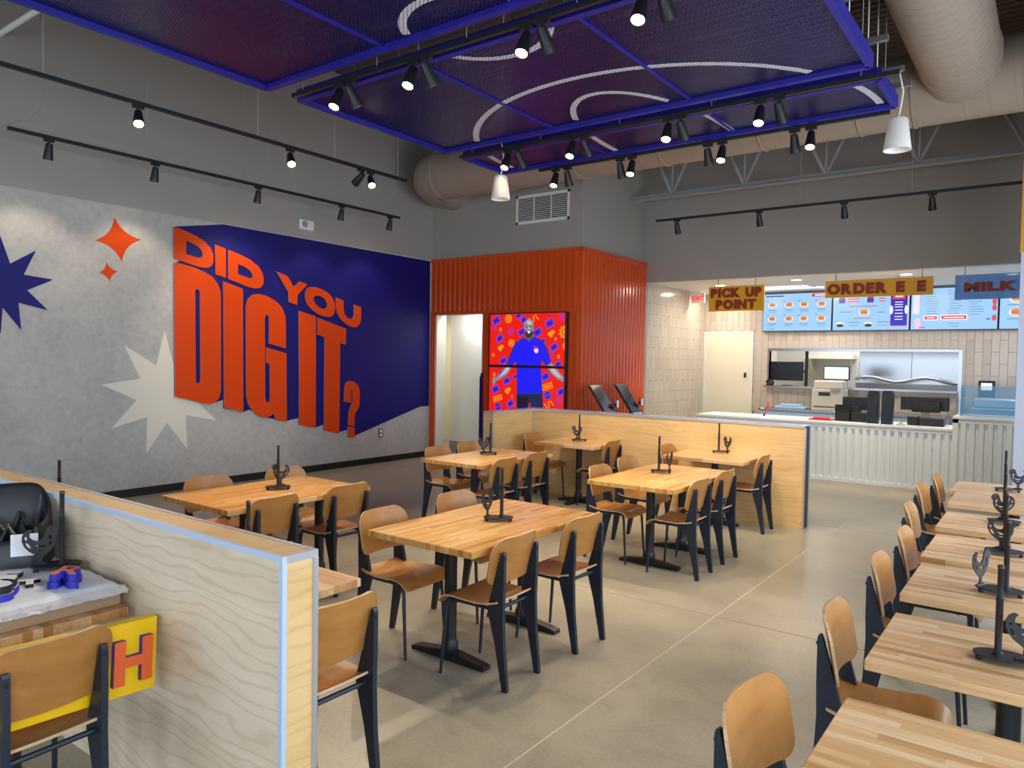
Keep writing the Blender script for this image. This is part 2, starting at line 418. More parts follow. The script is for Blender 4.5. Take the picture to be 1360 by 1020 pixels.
# hall behind the doorway
wh = struct('wall_hall_end', B(-9.41, -7.8, 10.75, 10.85, 0, 3.0), 'white_paint')
B(-9.41, -7.8, 10.738, 10.75, 0, 0.2).build('baseboard', 'grey_wainscot', wh)
struct('wall_hall_far', B(-11.0, -7.8, 12.2, 12.3, 0, 3.0), 'cream_paint')
struct('wall_hall_left', B(-11.1, -11.0, YB+0.15, 12.3, 0, 3.0), 'cream_paint')
struct('wall_hall_right', B(-7.9, -7.8, YB+0.15, 10.75, 0, 3.0), 'white_paint')
struct('wall_hall_front', B(-11.0, XL-0.2, YB, YB+0.15, 0, 3.0), 'cream_paint')
struct('floor_hall', B(-11.0, XL-0.2, YB, 12.3, -0.02, 0), 'polished_concrete')
struct('ceiling_hall', B(-11.1, -7.8, YB+0.15, 12.3, 2.75, 2.85), 'white_paint')
B(DX1-0.03, DX1-0.001, YB-0.01, YB+0.16, 0, DZ).build('door_jamb', 'jamb', wb)
# right-hand wall with windows and the wall behind the camera (outside the frame)
def window_wall(nm, horiz, pos, a0, a1, wins, th=0.12, first=1):
    mb = MB()
    def bx(p, q, z0, z1, extra=0):
        if horiz: mb.box(p, q, pos, pos+th, z0, z1)
        else: mb.box(pos, pos+th, p, q, z0, z1)
    cur = a0
    for (p, q) in wins:
        bx(cur, p, 0, ZD); bx(p, q, 0, 0.45); bx(p, q, 3.35, ZD); cur = q
    bx(cur, a1, 0, ZD)
    struct(nm, mb, 'grey_paint')
    for i, (p, q) in enumerate(wins):
        fr = MB(); t = 0.05
        for (u0, u1, z0, z1) in ((p, p+t, 0.45, 3.35), (q-t, q, 0.45, 3.35), ((p+q)/2-t/2, (p+q)/2+t/2, 0.45, 3.35), (p, q, 0.45, 0.5), (p, q, 3.3, 3.35)):
            if horiz: fr.box(u0, u1, pos+0.02, pos+0.08, z0, z1)
            else: fr.box(pos+0.02, pos+0.08, u0, u1, z0, z1)
        struct('window_%d' % (first+i), fr, 'black_metal')
window_wall('wall_right', False, XR, YF, YK, [(-2.85, -0.35), (0.35, 2.85), (3.55, 6.05), (6.35, 8.85)])
window_wall('wall_front', True, YF-0.12, XL, XR, [(-8.7, -6.1), (-5.7, -3.1), (-2.7, -0.1)], first=5)
# column by the service counter
cl = struct('wall_column', B(-0.361, 0.3, 9.75, 10.3, 0, ZD), 'pale_wall')
B(-0.371, 0.3, 9.74, 9.75, 3.04, ZD).box(-0.371, -0.361, 9.75, 10.3, 3.04, ZD).build('upper_panel', 'gold_paint', cl)
# roof deck with ribs running along x
mb = MB(); y = YF; sec = []
while y < YK+0.2:
    sec += [(y, ZD), (y+0.06, ZD), (y+0.075, ZD+0.04), (y+0.135, ZD+0.04)]; y += 0.15
vs = [(XL-0.2, a, b) for a, b in sec]+[(XR+0.2, a, b) for a, b in sec]; n = len(sec)
mb.add(vs, [(i, i+1, n+i+1, n+i) for i in range(n-1)])
mb.box(XL-0.2, XR+0.2, YF-0.2, YK+0.3, ZD+0.08, ZD+0.2)
struct('ceiling', mb, 'deck')

# ------------------------------------------------------------------ wall graphics on the left wall
def WL(x, y, d=0.004):                     # photo pixel on the left wall plane -> (y, z) of the wall
    p = at(0, XL+d, x, y); return (p.y, p.z)
def wall_prism(loops, d0, d1, mats, name, parent=None, mi=0, side=None):
    f0 = lambda u, v: (XL+d0, u, v); f1 = lambda u, v: (XL+d1, u, v)
    return MB().prism(loops, f0, f1, mi, side).build(name, mats, parent)
Z1 = lambda pts: [WL(200+u/6.8, 280+v/6.8) for u, v in pts]
Z2 = lambda pts: [WL(340+u/7.2875, 340+v/7.2875) for u, v in pts]
Z4 = lambda pts: [WL(370+u/6.0, 430+v/6.0) for u, v in pts]
ZP = lambda pts: [WL(u, v) for u, v in pts]
def smooth(pts, n=4):                      # closed Catmull-Rom through the points
    out = []; L = len(pts)
    for i in range(L):
        p0, p1, p2, p3 = (np.array(pts[(i+k-1) % L]) for k in range(4))
        for t in np.arange(n)/n:
            q = 0.5*((2*p1)+(-p0+p2)*t+(2*p0-5*p1+4*p2-p3)*t*t+(-p0+3*p1-3*p2+p3)*t**3); out.append(tuple(q))
    return out
mural = thing('wall_mural', 'blue wall mural with big orange block letters asking a question', 'mural', (0, 0, 0))
back = ZP([(230, 301), (296, 298), (571, 347), (569.5, 539), (557.5, 540), (469.7, 579.2), (461, 581), (461, 571), (449.5, 574), (429, 572), (429, 564), (418, 568), (396, 564), (396, 555), (380, 559), (350, 554), (331, 544), (323, 547), (296, 542), (296, 531), (284, 535), (231, 526), (231, 350), (239, 346.2), (230, 343)])
wall_prism([back], 0.006, 0.010, 'mural_blue', 'backdrop', mural)
D1o = [(200, 145), (250, 160), (330, 193), (410, 232), (480, 278), (530, 332), (555, 392), (560, 450), (545, 495), (510, 517), (460, 515), (380, 493), (300, 465), (200, 428)]
D1i = [(312, 272), (365, 292), (420, 325), (455, 362), (462, 395), (450, 418), (430, 425), (400, 419), (312, 390)]
D2o = [(690, 352), (800, 396), (895, 445), (965, 503), (1000, 560), (1013, 622), (1006, 670), (980, 697), (940, 703), (880, 690), (690, 615)]
D2i = [(780, 482), (840, 506), (890, 542), (915, 582), (912, 603), (890, 611), (780, 572)]
BDo = ZP([(230, 348.5), (240, 350.5), (256, 355), (271, 361.5), (281, 368), (288, 377), (291.5, 387), (292, 395), (292.2, 470), (292, 520), (289.5, 529), (284, 534.5), (277, 537), (268, 535.5), (231.3, 527)])
BDi = ZP([(257.8, 386), (259.5, 383.8), (262.5, 384.5), (264.2, 388), (265, 505), (263.6, 508.6), (260, 508.6), (258.7, 506)])
Gg = ZP([(378.4, 462.8), (378.3, 430), (377.7, 420), (373, 408), (365, 400), (353, 393), (341, 390.5), (333.5, 392), (328, 397), (325.2, 406), (325.2, 470), (325.8, 526), (328.5, 537), (333.5, 545), (341.7, 552), (350, 555), (357, 553), (362.5, 549), (363.5, 553), (365, 557.5), (379.7, 560), (379.2, 469.3), (351.9, 461.2), (351.9, 481.7), (355.5, 482.3), (357, 485), (357.4, 530), (356, 534), (352.6, 534), (350.9, 530), (350.2, 423), (352, 418), (355, 418.6), (356.2, 424), (355.9, 456.4)])
letters = [
    (Z1(D1o), Z1(D1i)), (Z1([(570, 302), (670, 345), (672, 605), (578, 575)]),), (Z1(D2o), Z1(D2i)),
    (ZP([(366, 360.6), (380.5, 366.8), (388.7, 381.2), (397, 373.6), (407.2, 377.7), (393.8, 392.1), (393.2, 405.2), (382.3, 401.1), (381.9, 388)]),),
    (smooth(Z2([(465, 370), (490, 312), (545, 300), (625, 322), (700, 370), (745, 440), (756, 510), (737, 572), (690, 591), (610, 570), (530, 518), (480, 450)]), 3),
     smooth(Z2([(545, 420), (560, 391), (600, 385), (650, 411), (676, 452), (680, 490), (660, 510), (620, 505), (570, 470)]), 3)),
    (Z2([(765, 400), (838, 435), (838, 520), (848, 560), (870, 592), (900, 610), (925, 607), (938, 580), (940, 470), (1008, 495), (1007, 610), (995, 660), (962, 690), (915, 687), (860, 657), (810, 610), (775, 550), (765, 490)]),),
    (BDo, BDi), (ZP([(294.9, 373.4), (321.3, 383.7), (321.8, 547.3), (296.3, 541.3)]),), (Gg,),
    (ZP([(395.6, 412.7), (418.2, 420.3), (418, 568.3), (396.3, 564.2)]),),
    (ZP([(420.3, 421.6), (458.3, 436.7), (458, 458), (450.5, 455.3), (449.2, 575.8), (429.2, 571.7), (429.9, 447.7), (420.3, 444.3)]),),
    (Z4([(515, 620), (517, 520), (525, 480), (540, 460), (560, 455), (595, 463), (622, 485), (637, 520), (640, 570), (636, 655), (625, 680), (605, 710), (598, 740), (596, 818), (547, 804), (552, 705), (562, 670), (578, 635), (583, 600), (582, 525), (577, 518), (572, 530), (571, 629)]),),
    (Z4([(546, 815), (600, 829), (597, 910), (546, 900)]),),
]
for L in letters: wall_prism(list(L), 0.012, 0.030, ['mural_orange', 'letter_side'], 'letter', mural, 0, 1)
# stars
def star(name, pts, m, label, d=0.0095):
    return tag(wall_prism([pts], 0.004, d, m, name), label, 'wall decal')
S5 = lambda pts: [WL(u/5.665, 280+v/5.665) for u, v in pts]
S6 = lambda pts: [WL(120+u/5.367, 420+v/5.367) for u, v in pts]
vis = S5([(0, 185), (75, 397), (268, 300), (178, 480), (398, 518), (203, 597), (358, 748), (137, 690), (158, 895), (18, 727)])
cen = WL(2/5.665+0, 280+556/5.665)
refl = [(2*cen[0]-a, 2*cen[1]-b) for a, b in vis]
star('star_decal', vis+refl, 'mural_blue', 'dark blue spiky starburst at the left end of the wall')
star('star_decal', S6([(530, 100), (468, 350), (240, 205), (355, 445), (78, 487), (330, 597), (150, 800), (405, 718), (398, 978), (545, 760), (692, 948), (678, 705), (898, 742), (740, 590), (760, 380), (590, 330)]), 'mural_cream', 'cream starburst half hidden behind the big orange letter D', 0.0055)
def spark(tips, c):
    out = []; m = (S5([c])[0]); T = S5(tips)
    for i in range(4):
        a, b = T[i], T[(i+1) % 4]
        ctl = tuple(0.42*(a[k]+b[k])/2+0.58*m[k] for k in range(2))
        for t in np.arange(7)/7: out.append(tuple((1-t)**2*a[k]+2*t*(1-t)*ctl[k]+t*t*b[k] for k in range(2)))
    return out
star('sparkle_decal', spark([(860, 48), (1062, 217), (917, 382), (713, 222)], (888, 217)), 'mural_orange', 'large orange four-pointed sparkle on the grey wall covering')
star('sparkle_decal', spark([(800, 388), (887, 457), (825, 532), (742, 463)], (814, 460)), 'mural_orange', 'small orange four-pointed sparkle under the large one')
# alarm and outlet on the left wall
al = thing('fire_alarm', 'white wall-mounted alarm strobe above the blue mural', 'alarm', (XL, 7.15, 3.757))
MB().cbox(0, 0.04, -0.13, 0.13, -0.075, 0.075, 0.01).build('housing', 'white_paint', al)
MB().tube([(0.04, -0.05, 0), (0.055, -0.05, 0)], 0.05, 14).build('lens', 'alu_trim', al)
ou = thing('wall_outlet', 'black and white power outlet low on the grey wall', 'outlet', (XL+0.004, 8.73, 0.5))
MB().cbox(0, 0.008, -0.05, 0.05, -0.075, 0.075, 0.003).build('plate', 'black_metal', ou)
for dz in (-0.034, 0.034): MB().cbox(0.008, 0.013, -0.03, 0.03, dz-0.026, dz+0.026, 0.003).build('socket', 'white_paint', ou)

# ------------------------------------------------------------------ air grille, ducts, truss
gr = thing('air_grille', 'white louvred air grille high on the grey back wall', 'vent', (0, 0, 0))
gx0, gx1, gz0, gz1 = -7.33, -6.285, 4.02, 4.49
B(gx0, gx1, YB-0.012, YB, gz0, gz0+0.04).box(gx0, gx1, YB-0.012, YB, gz1-0.04, gz1).box(gx0, gx0+0.04, YB-0.012, YB, gz0, gz1).box(gx1-0.04, gx1, YB-0.012, YB, gz0, gz1).build('frame', 'white_paint', gr)
B(gx0, gx1, YB-0.004, YB-0.001, gz0, gz1).build('backing', 'black_base', gr)
n = 13
for i in range(n):
    z = gz0+0.05+(gz1-gz0-0.1)*i/(n-1)
    MB().add([(gx0+0.04, YB-0.004, z+0.01), (gx1-0.04, YB-0.004, z+0.01), (gx1-0.04, YB-0.014, z-0.008), (gx0+0.04, YB-0.014, z-0.008),
              (gx0+0.04, YB-0.002, z+0.013), (gx1-0.04, YB-0.002, z+0.013), (gx1-0.04, YB-0.012, z-0.005), (gx0+0.04, YB-0.012, z-0.005)],
             [(0, 1, 2, 3), (7, 6, 5, 4), (0, 4, 5, 1), (2, 6, 7, 3), (0, 3, 7, 4), (1, 5, 6, 2)]).build('louvre', 'white_paint', gr)
for x in (gx0+0.36, gx0+0.70): B(x-0.006, x+0.006, YB-0.015, YB-0.004, gz0+0.03, gz1-0.03).build('divider', 'white_paint', gr)
DY, DZc, DR = 9.2, 4.80, 0.385
du = thing('spiral_duct', 'large beige spiral air duct along the back wall with an overhead branch', 'air duct', (0, 0, 0))
ex = -8.69
MB().tube([(XR-0.02, DY, DZc), (ex+0.45, DY, DZc)], DR, 40).build('pipe', 'duct_paint', du)
arc = [(ex+0.45-0.45*math.sin(a), DY+0.45-0.45*math.cos(a), DZc) for a in np.linspace(0, PI/2, 6)]
MB().tube([(ex+0.6, DY, DZc)]+arc+[(ex, YB+0.0, DZc)], DR+0.004, 40, caps=False).build('elbow', 'duct_paint', du)
def ring(cx, cy, cz, axis, r, t=0.006):
    pts = []
    for k in range(41):
        w = 2*PI*k/40
        pts.append((cx, cy+r*math.cos(w), cz+r*math.sin(w)) if axis == 'x' else (cx+r*math.cos(w), cy, cz+r*math.sin(w)))
    return MB().tube(pts, t, 6, caps=False)
for x in (ex+0.45, -6.9, -5.6, -4.3, -3.0, -1.9, -1.35, -0.35): ring(x, DY, DZc, 'x', DR+0.003, 0.012).build('collar', 'duct_paint', du)
# spiral seam
pts = []
for k in range(0, 900):
    w = 2*PI*k/22; pts.append((ex+0.5+k*0.0105, DY+(DR+0.001)*math.cos(w), DZc+(DR+0.001)*math.sin(w)))
MB().tube(pts, 0.005, 4, caps=False).build('spiral_seam', 'duct_paint', du)
bx = -0.89; bz = 4.86
bd = du
MB().tube([(bx, 0.5, bz), (bx, DY-0.30, bz)], 0.36, 40).build('branch_pipe', 'duct_paint', bd)
pts = []
for k in range(0, 1500):
    w = 2*PI*k/22; y = 0.6+k*0.0062
    if y > DY-0.4: break
    pts.append((bx+0.361*math.cos(w), y, bz+0.361*math.sin(w)))
MB().tube(pts, 0.005, 4, caps=False).build('spiral_seam', 'duct_paint', bd)
ring(bx, DY-0.72, bz, 'y', 0.363, 0.012).build('collar', 'duct_paint', bd)
tr = thing('roof_truss', 'grey steel open-web truss above the service counter', 'truss', (0, 0, 0))
TY, TZ = 11.6, 4.55
B(XS, XR, TY-0.07, TY+0.07, TZ, TZ+0.012).box(XS, XR, TY-0.01, TY+0.01, TZ+0.012, TZ+0.08).build('bottom_chord', 'truss_paint', tr)
B(XS, XR, TY-0.07, TY+0.07, TZ+0.95, TZ+1.03).build('top_chord', 'truss_paint', tr)
x = XS+0.75; up = True
while x < XR-0.4:
    MB().tube([(x, TY, TZ+0.04), (x-0.42, TY, TZ+0.95)], 0.028, 8).build('web', 'truss_paint', tr)
    MB().tube([(x, TY, TZ+0.04), (x+0.42, TY, TZ+0.95)], 0.028, 8).build('web', 'truss_paint', tr)
    MB().tube([(x, TY, TZ+0.04), (x, TY, TZ+0.95)], 0.018, 8).build('post', 'truss_paint', tr)
    x += 1.22
jo = []
for k, y in enumerate((0.6, 2.4, 4.6, 6.9, 8.0)):
    j = thing('roof_joist', 'steel joist under the ribbed roof deck, %s' % ('first from the camera', 'second from the camera', 'third from the camera', 'above the far blue panels', 'nearest the cross duct')[k], 'joist', (0, 0, 0), 0, 'roof joists')
    B(XL, XR, y-0.06, y+0.06, ZD-0.26, ZD-0.22).build('bottom_chord', 'truss_paint', j)
    B(XL, XR, y-0.06, y+0.06, ZD-0.06, ZD-0.005).build('top_chord', 'truss_paint', j)
    for q in range(14):
        xx = XL+0.4+q*0.75
        MB().tube([(xx, y, ZD-0.23), (xx+0.36, y, ZD-0.04), (xx+0.72, y, ZD-0.23)], 0.014, 6).build('web', 'truss_paint', j)
# sprinkler pipe by the left wall
tag(MB().tube([(XL, 3.15, 5.16), (-5.6, 3.15, 5.16)], 0.03, 10).build('sprinkler_pipe', 'white_paint'), 'thin pale pipe overhead at the top left corner', 'pipe')

# ------------------------------------------------------------------ hanging perforated panels
CX0, CX1, CZ = -5.41, -1.2, 4.0
def strip_arc(fn, t0, t1, w, y0, y1, n=60):
    # pieces of a closed curve inside y0..y1, as flat strips
    out = []; run = []
    def flush(run):
        if len(run) < 2: return
        mb = MB(); out.append(mb)
        vs = []; 
        for i, (p, q) in enumerate(run): vs += [(p[0], p[1], 0), (q[0], q[1], 0), (p[0], p[1], 0.002), (q[0], q[1], 0.002)]
        fs = []
        for i in range(len(run)-1):
            a = 4*i; b = a+4
            fs += [(a, a+1, b+1, b), (a+2, b+2, b+3, a+3), (a, b, b+2, a+2), (a+1, a+3, b+3, b+1)]
        mb.add(vs, fs)
    for t in np.linspace(t0, t1, n):
        p, q = fn(t, -w/2), fn(t, w/2)
        inside = y0 < p[1] < y1 and CX0+0.05 < p[0] < CX1-0.05
        if inside: run.append((p, q))
        else: flush(run); run = []
    flush(run); return out
circ = lambda cx, cy, r: (lambda t, o: (cx+(r+o)*math.cos(t), cy+(r+o)*math.sin(t)))
elli = lambda cx, cy, a, b: (lambda t, o: (cx+(a+o)*math.cos(t), cy+(b+o)*math.sin(t)))
def cloud(y0, y1, ysplit, label):
    t = thing('ceiling_cloud', label, 'ceiling panel', (0, 0, CZ), 0, 'hanging blue perforated ceiling panels')
    pw = (CX1-CX0)/3; ysx = [y0]+ysplit+[y1]
    for i in range(3):
        for j in range(len(ysx)-1):
            B(CX0+pw*i+0.02, CX0+pw*(i+1)-0.02, ysx[j]+0.02, ysx[j+1]-0.02, 0.035, 0.039).build('perforated_panel', 'perforated_blue', t)
    r = 0.024
    for x in [CX0+pw*i for i in range(4)]:
        inner = CX0 < x < CX1-0.01; lo = 0.022 if inner else 0.0; r = 0.014 if inner else 0.024
        B(x-r, x+r, y0, y1, lo, 0.10).build('rail', 'blue_rail', t)
    for y in ysx: B(CX0, CX1, y-0.03, y+0.03, 0.0 if y in (y0, y1) else 0.015, 0.10).build('rail', 'blue_rail', t)
    for fn, w in ((circ(-3.26, 7.03, 1.96), 0.06), (elli(-3.24, 7.0, 0.63, 1.54), 0.06), (circ(-3.27, 3.95, 0.5), 0.06)):
        for mb in strip_arc(fn, PI/2, PI/2+2*PI, w, y0+0.04, y1-0.04, 180):
            o = mb.build('printed_arc', 'perforated_white', t, (0, 0, 0.031))
    # struts and hanger rods
    for y in [y0+0.18+(y1-y0-0.36)*q for q in ((0, 1) if y1-y0 < 1.2 else (0, 0.5, 1))]:
        B(CX0+0.1, CX1+0.15, y-0.02, y+0.02, 0.105, 0.145).build('strut', 'galvanised', t)
        for x in (CX0+0.5, -3.3, CX1-0.42, CX1-0.12): MB().tube([(x, y, 0.12), (x, y, ZD-CZ)], 0.008, 6).build('hanger_rod', 'galvanised', t)
    return t
cloud(-1.9, 3.80, [-0.05, 1.88], 'blue perforated ceiling panel nearest the camera')
cloud(4.13, 6.05, [], 'blue perforated ceiling panel with big white printed arcs, the middle one')
cloud(6.36, 7.10, [], 'narrow blue perforated ceiling panel farthest back, near the duct')

# ------------------------------------------------------------------ track lights
def spot_mesh():
    ad = MB().cbox(-0.05, 0.05, -0.018, 0.018, -0.03, 0.0, 0.004).tube([(0, 0, -0.03), (0, 0, -0.065)], 0.010, 8)
    body = MB().lathe([(0.001, 0.085), (0.030, 0.085), (0.034, 0.07), (0.048, -0.07), (0.048, -0.085), (0.041, -0.085), (0.036, -0.06), (0.001, -0.06)], 18)
    lens = MB().lathe([(0.001, -0.068), (0.037, -0.068), (0.038, -0.064), (0.001, -0.062)], 18)
    return ad.mesh('adapter', 'black_metal'), body.mesh('lamp_body', 'black_metal'), lens.mesh('lens', 'lens')
SP = spot_mesh()
SPOT_N = [0]
def spotlight(pos, aim, label, energy=85, lit=True, rz=0, group='track spotlights', size=58):
    t = thing('track_spotlight', label, 'spotlight', pos, 0, group)
    link('adapter', SP[0], t, (0, 0, 0), rz)
    d = Vector(aim).normalized()
    q = d.to_track_quat('-Z', 'Y')
    b = link('lamp_body', SP[1], t, Vector((0, 0, -0.085))+d*0.045); b.rotation_mode = 'QUATERNION'; b.rotation_quaternion = q
    link('lens', SP[2], b, (0, 0, 0))
    L = bpy.data.lights.new('spot_beam', 'SPOT'); L.energy = energy; L.spot_size = math.radians(size); L.spot_blend = 0.6
    L.color = (1.0, 0.85, 0.65); L.shadow_soft_size = 0.04
    lo = bpy.data.objects.new('spot_beam', L); col.objects.link(lo); lo.parent = b; lo.location = (0, 0, -0.10)
    return t
def track(x0, x1, y0, y1, z, label, hang):
    t = thing('light_track', label, 'light track', (0, 0, z))
    w = 0.018
    if x0 == x1: MB().cbox(x0-w, x0+w, y0, y1, 0, 0.035, 0.003).build('rail', 'black_metal', t)
    else: MB().cbox(x0, x1, y0-w, y0+w, 0, 0.035, 0.003).build('rail', 'black_metal', t)
    for q in hang:
        p = (x0, q) if x0 == x1 else (q, y0)
        MB().tube([(p[0], p[1], 0.03), (p[0], p[1], ZD-z)], 0.0035, 6).build('hanger_wire', 'cable_grey', t)
    return t
track(-5.33, -0.9, 4.0, 4.0, CZ-0.02, 'black light track in the gap behind the nearest blue panel', (-5.2, -4.3, -3.4, -2.5, -1.3))
track(-5.37, -1.03, 6.24, 6.24, CZ-0.02, 'black light track in front of the narrow blue panel', (-5.2, -4.3, -3.4, -2.5, -1.3))
track(-4.95, -1.25, 7.17, 7.17, CZ-0.02, 'black light track along the far edge of the narrow blue panel', (-4.9, -3.4, -1.3))
track(-6.7, -6.7, -1.0, 6.75, CZ, 'black light track left of the blue panels, long and high', (0.5, 2.6, 4.6, 5.6, 6.6))
track(-8.55, -8.55, 2.99, 8.48, CZ, 'black light track close to the mural wall', (4.4, 5.65, 6.0, 8.35))
track(-5.2, 0.4, 10.82, 10.82, CZ, 'black light track hung in front of the kitchen soffit', (-4.95, -3.0, -1.6))
ordn = ('first', 'second', 'third', 'fourth', 'fifth')
for i, (xa, xb) in enumerate(((-4.74, -4.60), (-3.92, -3.78), (-2.89, -2.75), (-2.05, -1.91))):
    spotlight((xa, 4.0, CZ-0.02), (0.05, -0.42, -0.9), 'lit black spotlight facing us, %s from left, track behind the nearest blue panel' % ordn[i])
    spotlight((xb, 4.0, CZ-0.02), (0.12, 0.5, -0.85), 'black spotlight turned away, %s pair from left, track behind the nearest blue panel' % ordn[i])
for i, (xa, xb) in enumerate(((-4.72, -4.57), (-3.92, -3.78), (-2.905, -2.78), (-2.075, -1.92))):
    spotlight((xa, 6.24, CZ-0.02), (0.05, -0.42, -0.9), 'lit black spotlight facing us, %s from left, before the narrow blue panel' % ordn[i])
    spotlight((xb, 6.24, CZ-0.02), (0.1, 0.5, -0.85), 'black spotlight turned away, %s pair from left, before the narrow blue panel' % ordn[i])
for i, (xa, xb) in enumerate(((-4.72, -4.56), (-3.745, -3.885), (-2.75, -2.90), (-1.907, -2.056))):
    spotlight((xa, 7.17, CZ-0.02), (0.05, -0.4, -0.9), 'lit black spotlight, %s pair from left, far edge of the narrow blue panel' % ordn[i])
    spotlight((xb, 7.17, CZ-0.02), (0.0, 0.35, -0.9), 'unlit-looking black spotlight, %s pair from left, far edge of the narrow blue panel' % ordn[i])
for i, (y, dx, dy) in enumerate(((3.37, 0.55, -0.25), (5.0, 0.6, -0.3), (6.15, 0.6, -0.35))):
    spotlight((-6.7, y, CZ), (dx, dy, -0.8), 'lit black spotlight, %s from left, on the long high left track' % ordn[i], rz=PI/2)
spotlight((-6.7, 6.0, CZ), (-0.8, 0.0, -0.55), 'black spotlight turned to the mural, end of the long high left track', rz=PI/2)
for i, y in enumerate((3.37, 4.5, 5.88, 7.29, 8.27)):
    spotlight((-8.55, y, CZ), (-0.22, 0.0, -0.95), 'small black spotlight, %s from left, on the track by the mural wall' % ordn[i], energy=22, rz=PI/2, size=95)
for i, x in enumerate((-4.846, -3.571, -2.415, -1.363)):
    spotlight((x, 10.82, CZ), (0.0, 0.42, -0.9), 'black downlight, %s from left, on the track before the kitchen soffit' % ordn[i], energy=150)
for p, lab in (((-4.845, 6.3, 3.49), 'white cone pendant lamp near the air grille'), ((-1.08, 6.54, 3.49), 'white cone pendant lamp at the right end of the blue panels')):
    t = thing('pendant_lamp', lab, 'pendant lamp', p, 0, 'white cone pendants')
    MB().lathe([(0.001, 0.245), (0.062, 0.245), (0.072, 0.23), (0.102, 0.0), (0.096, 0.0), (0.068, 0.2), (0.001, 0.2)], 28).build('shade', 'white_lamp', t)
    MB().tube([(0.0, 0, 0.24), (0.02, 0, 0.36), (0.03, 0, 0.46), (0.0, 0, 0.6)]+([(0, 0, ZD-p[2])] if p[0] < -4 else [(0, 0, 0.622)]), 0.007, 6).build('cord', 'white_lamp', t)
tag(MB().tube([(-8.55, 3.3, ZD), (-8.55, 3.3, 5.2), (-8.55, 3.32, 4.5), (-8.55, 3.28, 4.28), (-8.55, 3.18, 4.14), (-8.55, 3.05, 4.09), (-8.55, 2.995, 4.035)], 0.007, 6).build('power_cable', 'cable_grey'), 'thin grey power cable curling down to the mural track', 'cable')

# ------------------------------------------------------------------ low wooden partitions
PH = 1.12
pf = thing('low_partition', 'wood low partition, daylight painted into its colour, metal edge strips at the front left', 'partition', (0, 0, 0))
B(-6.4, -2.03, 1.49, 1.62, 0, PH-0.012).build('panel', ['maple_daylit'], pf)
B(-6.4, -2.03, 1.50, 1.61, PH-0.012, PH).build('cap', 'maple', pf)
B(-2.03, -2.018, 1.50, 1.61, 0, PH-0.012).build('end_panel', 'maple', pf)
for (x0, x1, y0, y1, z0, z1, m) in ((-6.4, -2.012, 1.482, 1.50, PH-0.018, PH+0.003, 'strip_film'), (-6.4, -2.012, 1.61, 1.628, PH-0.022, PH+0.003, 'alu_trim'),
                                    (-2.03, -2.012, 1.50, 1.61, PH-0.022, PH+0.003, 'alu_trim'), (-2.03, -2.010, 1.482, 1.50, 0, PH-0.018, 'strip_film'), (-2.03, -2.010, 1.61, 1.628, 0, PH-0.022, 'alu_trim')):
    B(x0, x1, y0, y1, z0, z1).build('edge_strip', m, pf)
pb = thing('low_partition', 'honey wood L-shaped low partition before the service counter', 'partition', (0, 0, 0))
X0, X1, Y0, Y1 = -5.88, -2.17, 8.28, 8.46
B(X0, X1, Y0, Y1, 0, PH-0.012).build('panel', 'maple', pb)
B(X0, -5.74, 7.38, Y0, 0, PH-0.012).build('panel', 'maple', pb)
B(X0, X1, Y0+0.01, Y1-0.01, PH-0.012, PH).box(X0+0.01, -5.75, 7.39, Y0+0.01, PH-0.012, PH).build('cap', 'alu_trim', pb)
for q in ((X0, X1+0.012, Y0-0.008, Y0+0.01, PH-0.022, PH+0.003), (X0, X1+0.012, Y1-0.01, Y1+0.008, PH-0.022, PH+0.003), (X1, X1+0.012, Y0-0.008, Y0+0.012, 0, PH), (X1, X1+0.012, Y1-0.02, Y1+0.008, 0, PH),
          (-5.75, -5.732, 7.38, Y0, PH-0.022, PH+0.003), (-5.75, -5.732, 7.372, 7.39, 0, PH), (X0-0.008, X0+0.01, 7.372, 7.39, 0, PH), (-5.745, -5.728, Y0-0.02, Y0, 0, PH), (X0, -5.74, 7.372, 7.39, PH-0.022, PH+0.003)):
    B(*q).build('edge_strip', 'alu_trim', pb)
B(X1, X1+0.005, Y0+0.012, Y1-0.02, 0, PH-0.01).build('end_panel', 'black_metal', pb)

# ------------------------------------------------------------------ tables
TT = 0.038
def foot_bar(mb, L, ang, cx=0, cy=0):
    c, s = math.cos(ang), math.sin(ang)
    prof = [(-L/2, 0.0), (-L/2, 0.022), (-L/2+0.03, 0.03), (-0.05, 0.055), (0.05, 0.055), (L/2-0.03, 0.03), (L/2, 0.022), (L/2, 0.0)]
    w = 0.034
    f = lambda o: (lambda u, v: (cx+c*u-s*o, cy+s*u+c*o, v))
    return mb.prism([prof], f(-w), f(w))
def pedestal(t, cx, cy, cross):
    mb = MB(); foot_bar(mb, 0.56, 0, cx, cy)
    if cross: foot_bar(mb, 0.56, PI/2, cx, cy)
    mb.build('base', 'black_metal', t)
    MB().lathe([(0.046, 0.05), (0.05, 0.06), (0.05, 0.10), (0.040, 0.115), (0.038, 0.13), (0.038, 0.705), (0.001, 0.705)], 18, 0, (cx, cy, 0)).build('column', 'black_metal', t)
    MB().cbox(cx-0.15, cx+0.15, cy-0.15, cy+0.15, 0.70, 0.722, 0.004).build('mounting_plate', 'black_metal', t)
def table(cx, cy, sx, sy, grain, label, peds, cross=False, rz=0, group=None):
    t = thing('dining_table', label, 'table', (cx, cy, 0), rz, group)
    MB().cbox(-sx/2, sx/2, -sy/2, sy/2, 0.76-TT, 0.76, 0.003).build('tabletop', grain, t)
    for (px, py) in peds: pedestal(t, px, py, cross)
    return t
two = [(0, -0.37), (0, 0.37)]; two2 = [(0, -0.22), (0, 0.46)]; two3 = [(0, -0.24), (0, 0.35)]; two5 = [(0, -0.27), (0, 0.41)]; one = [(0, 0)]; twox = [(-0.37, 0), (0.37, 0)]
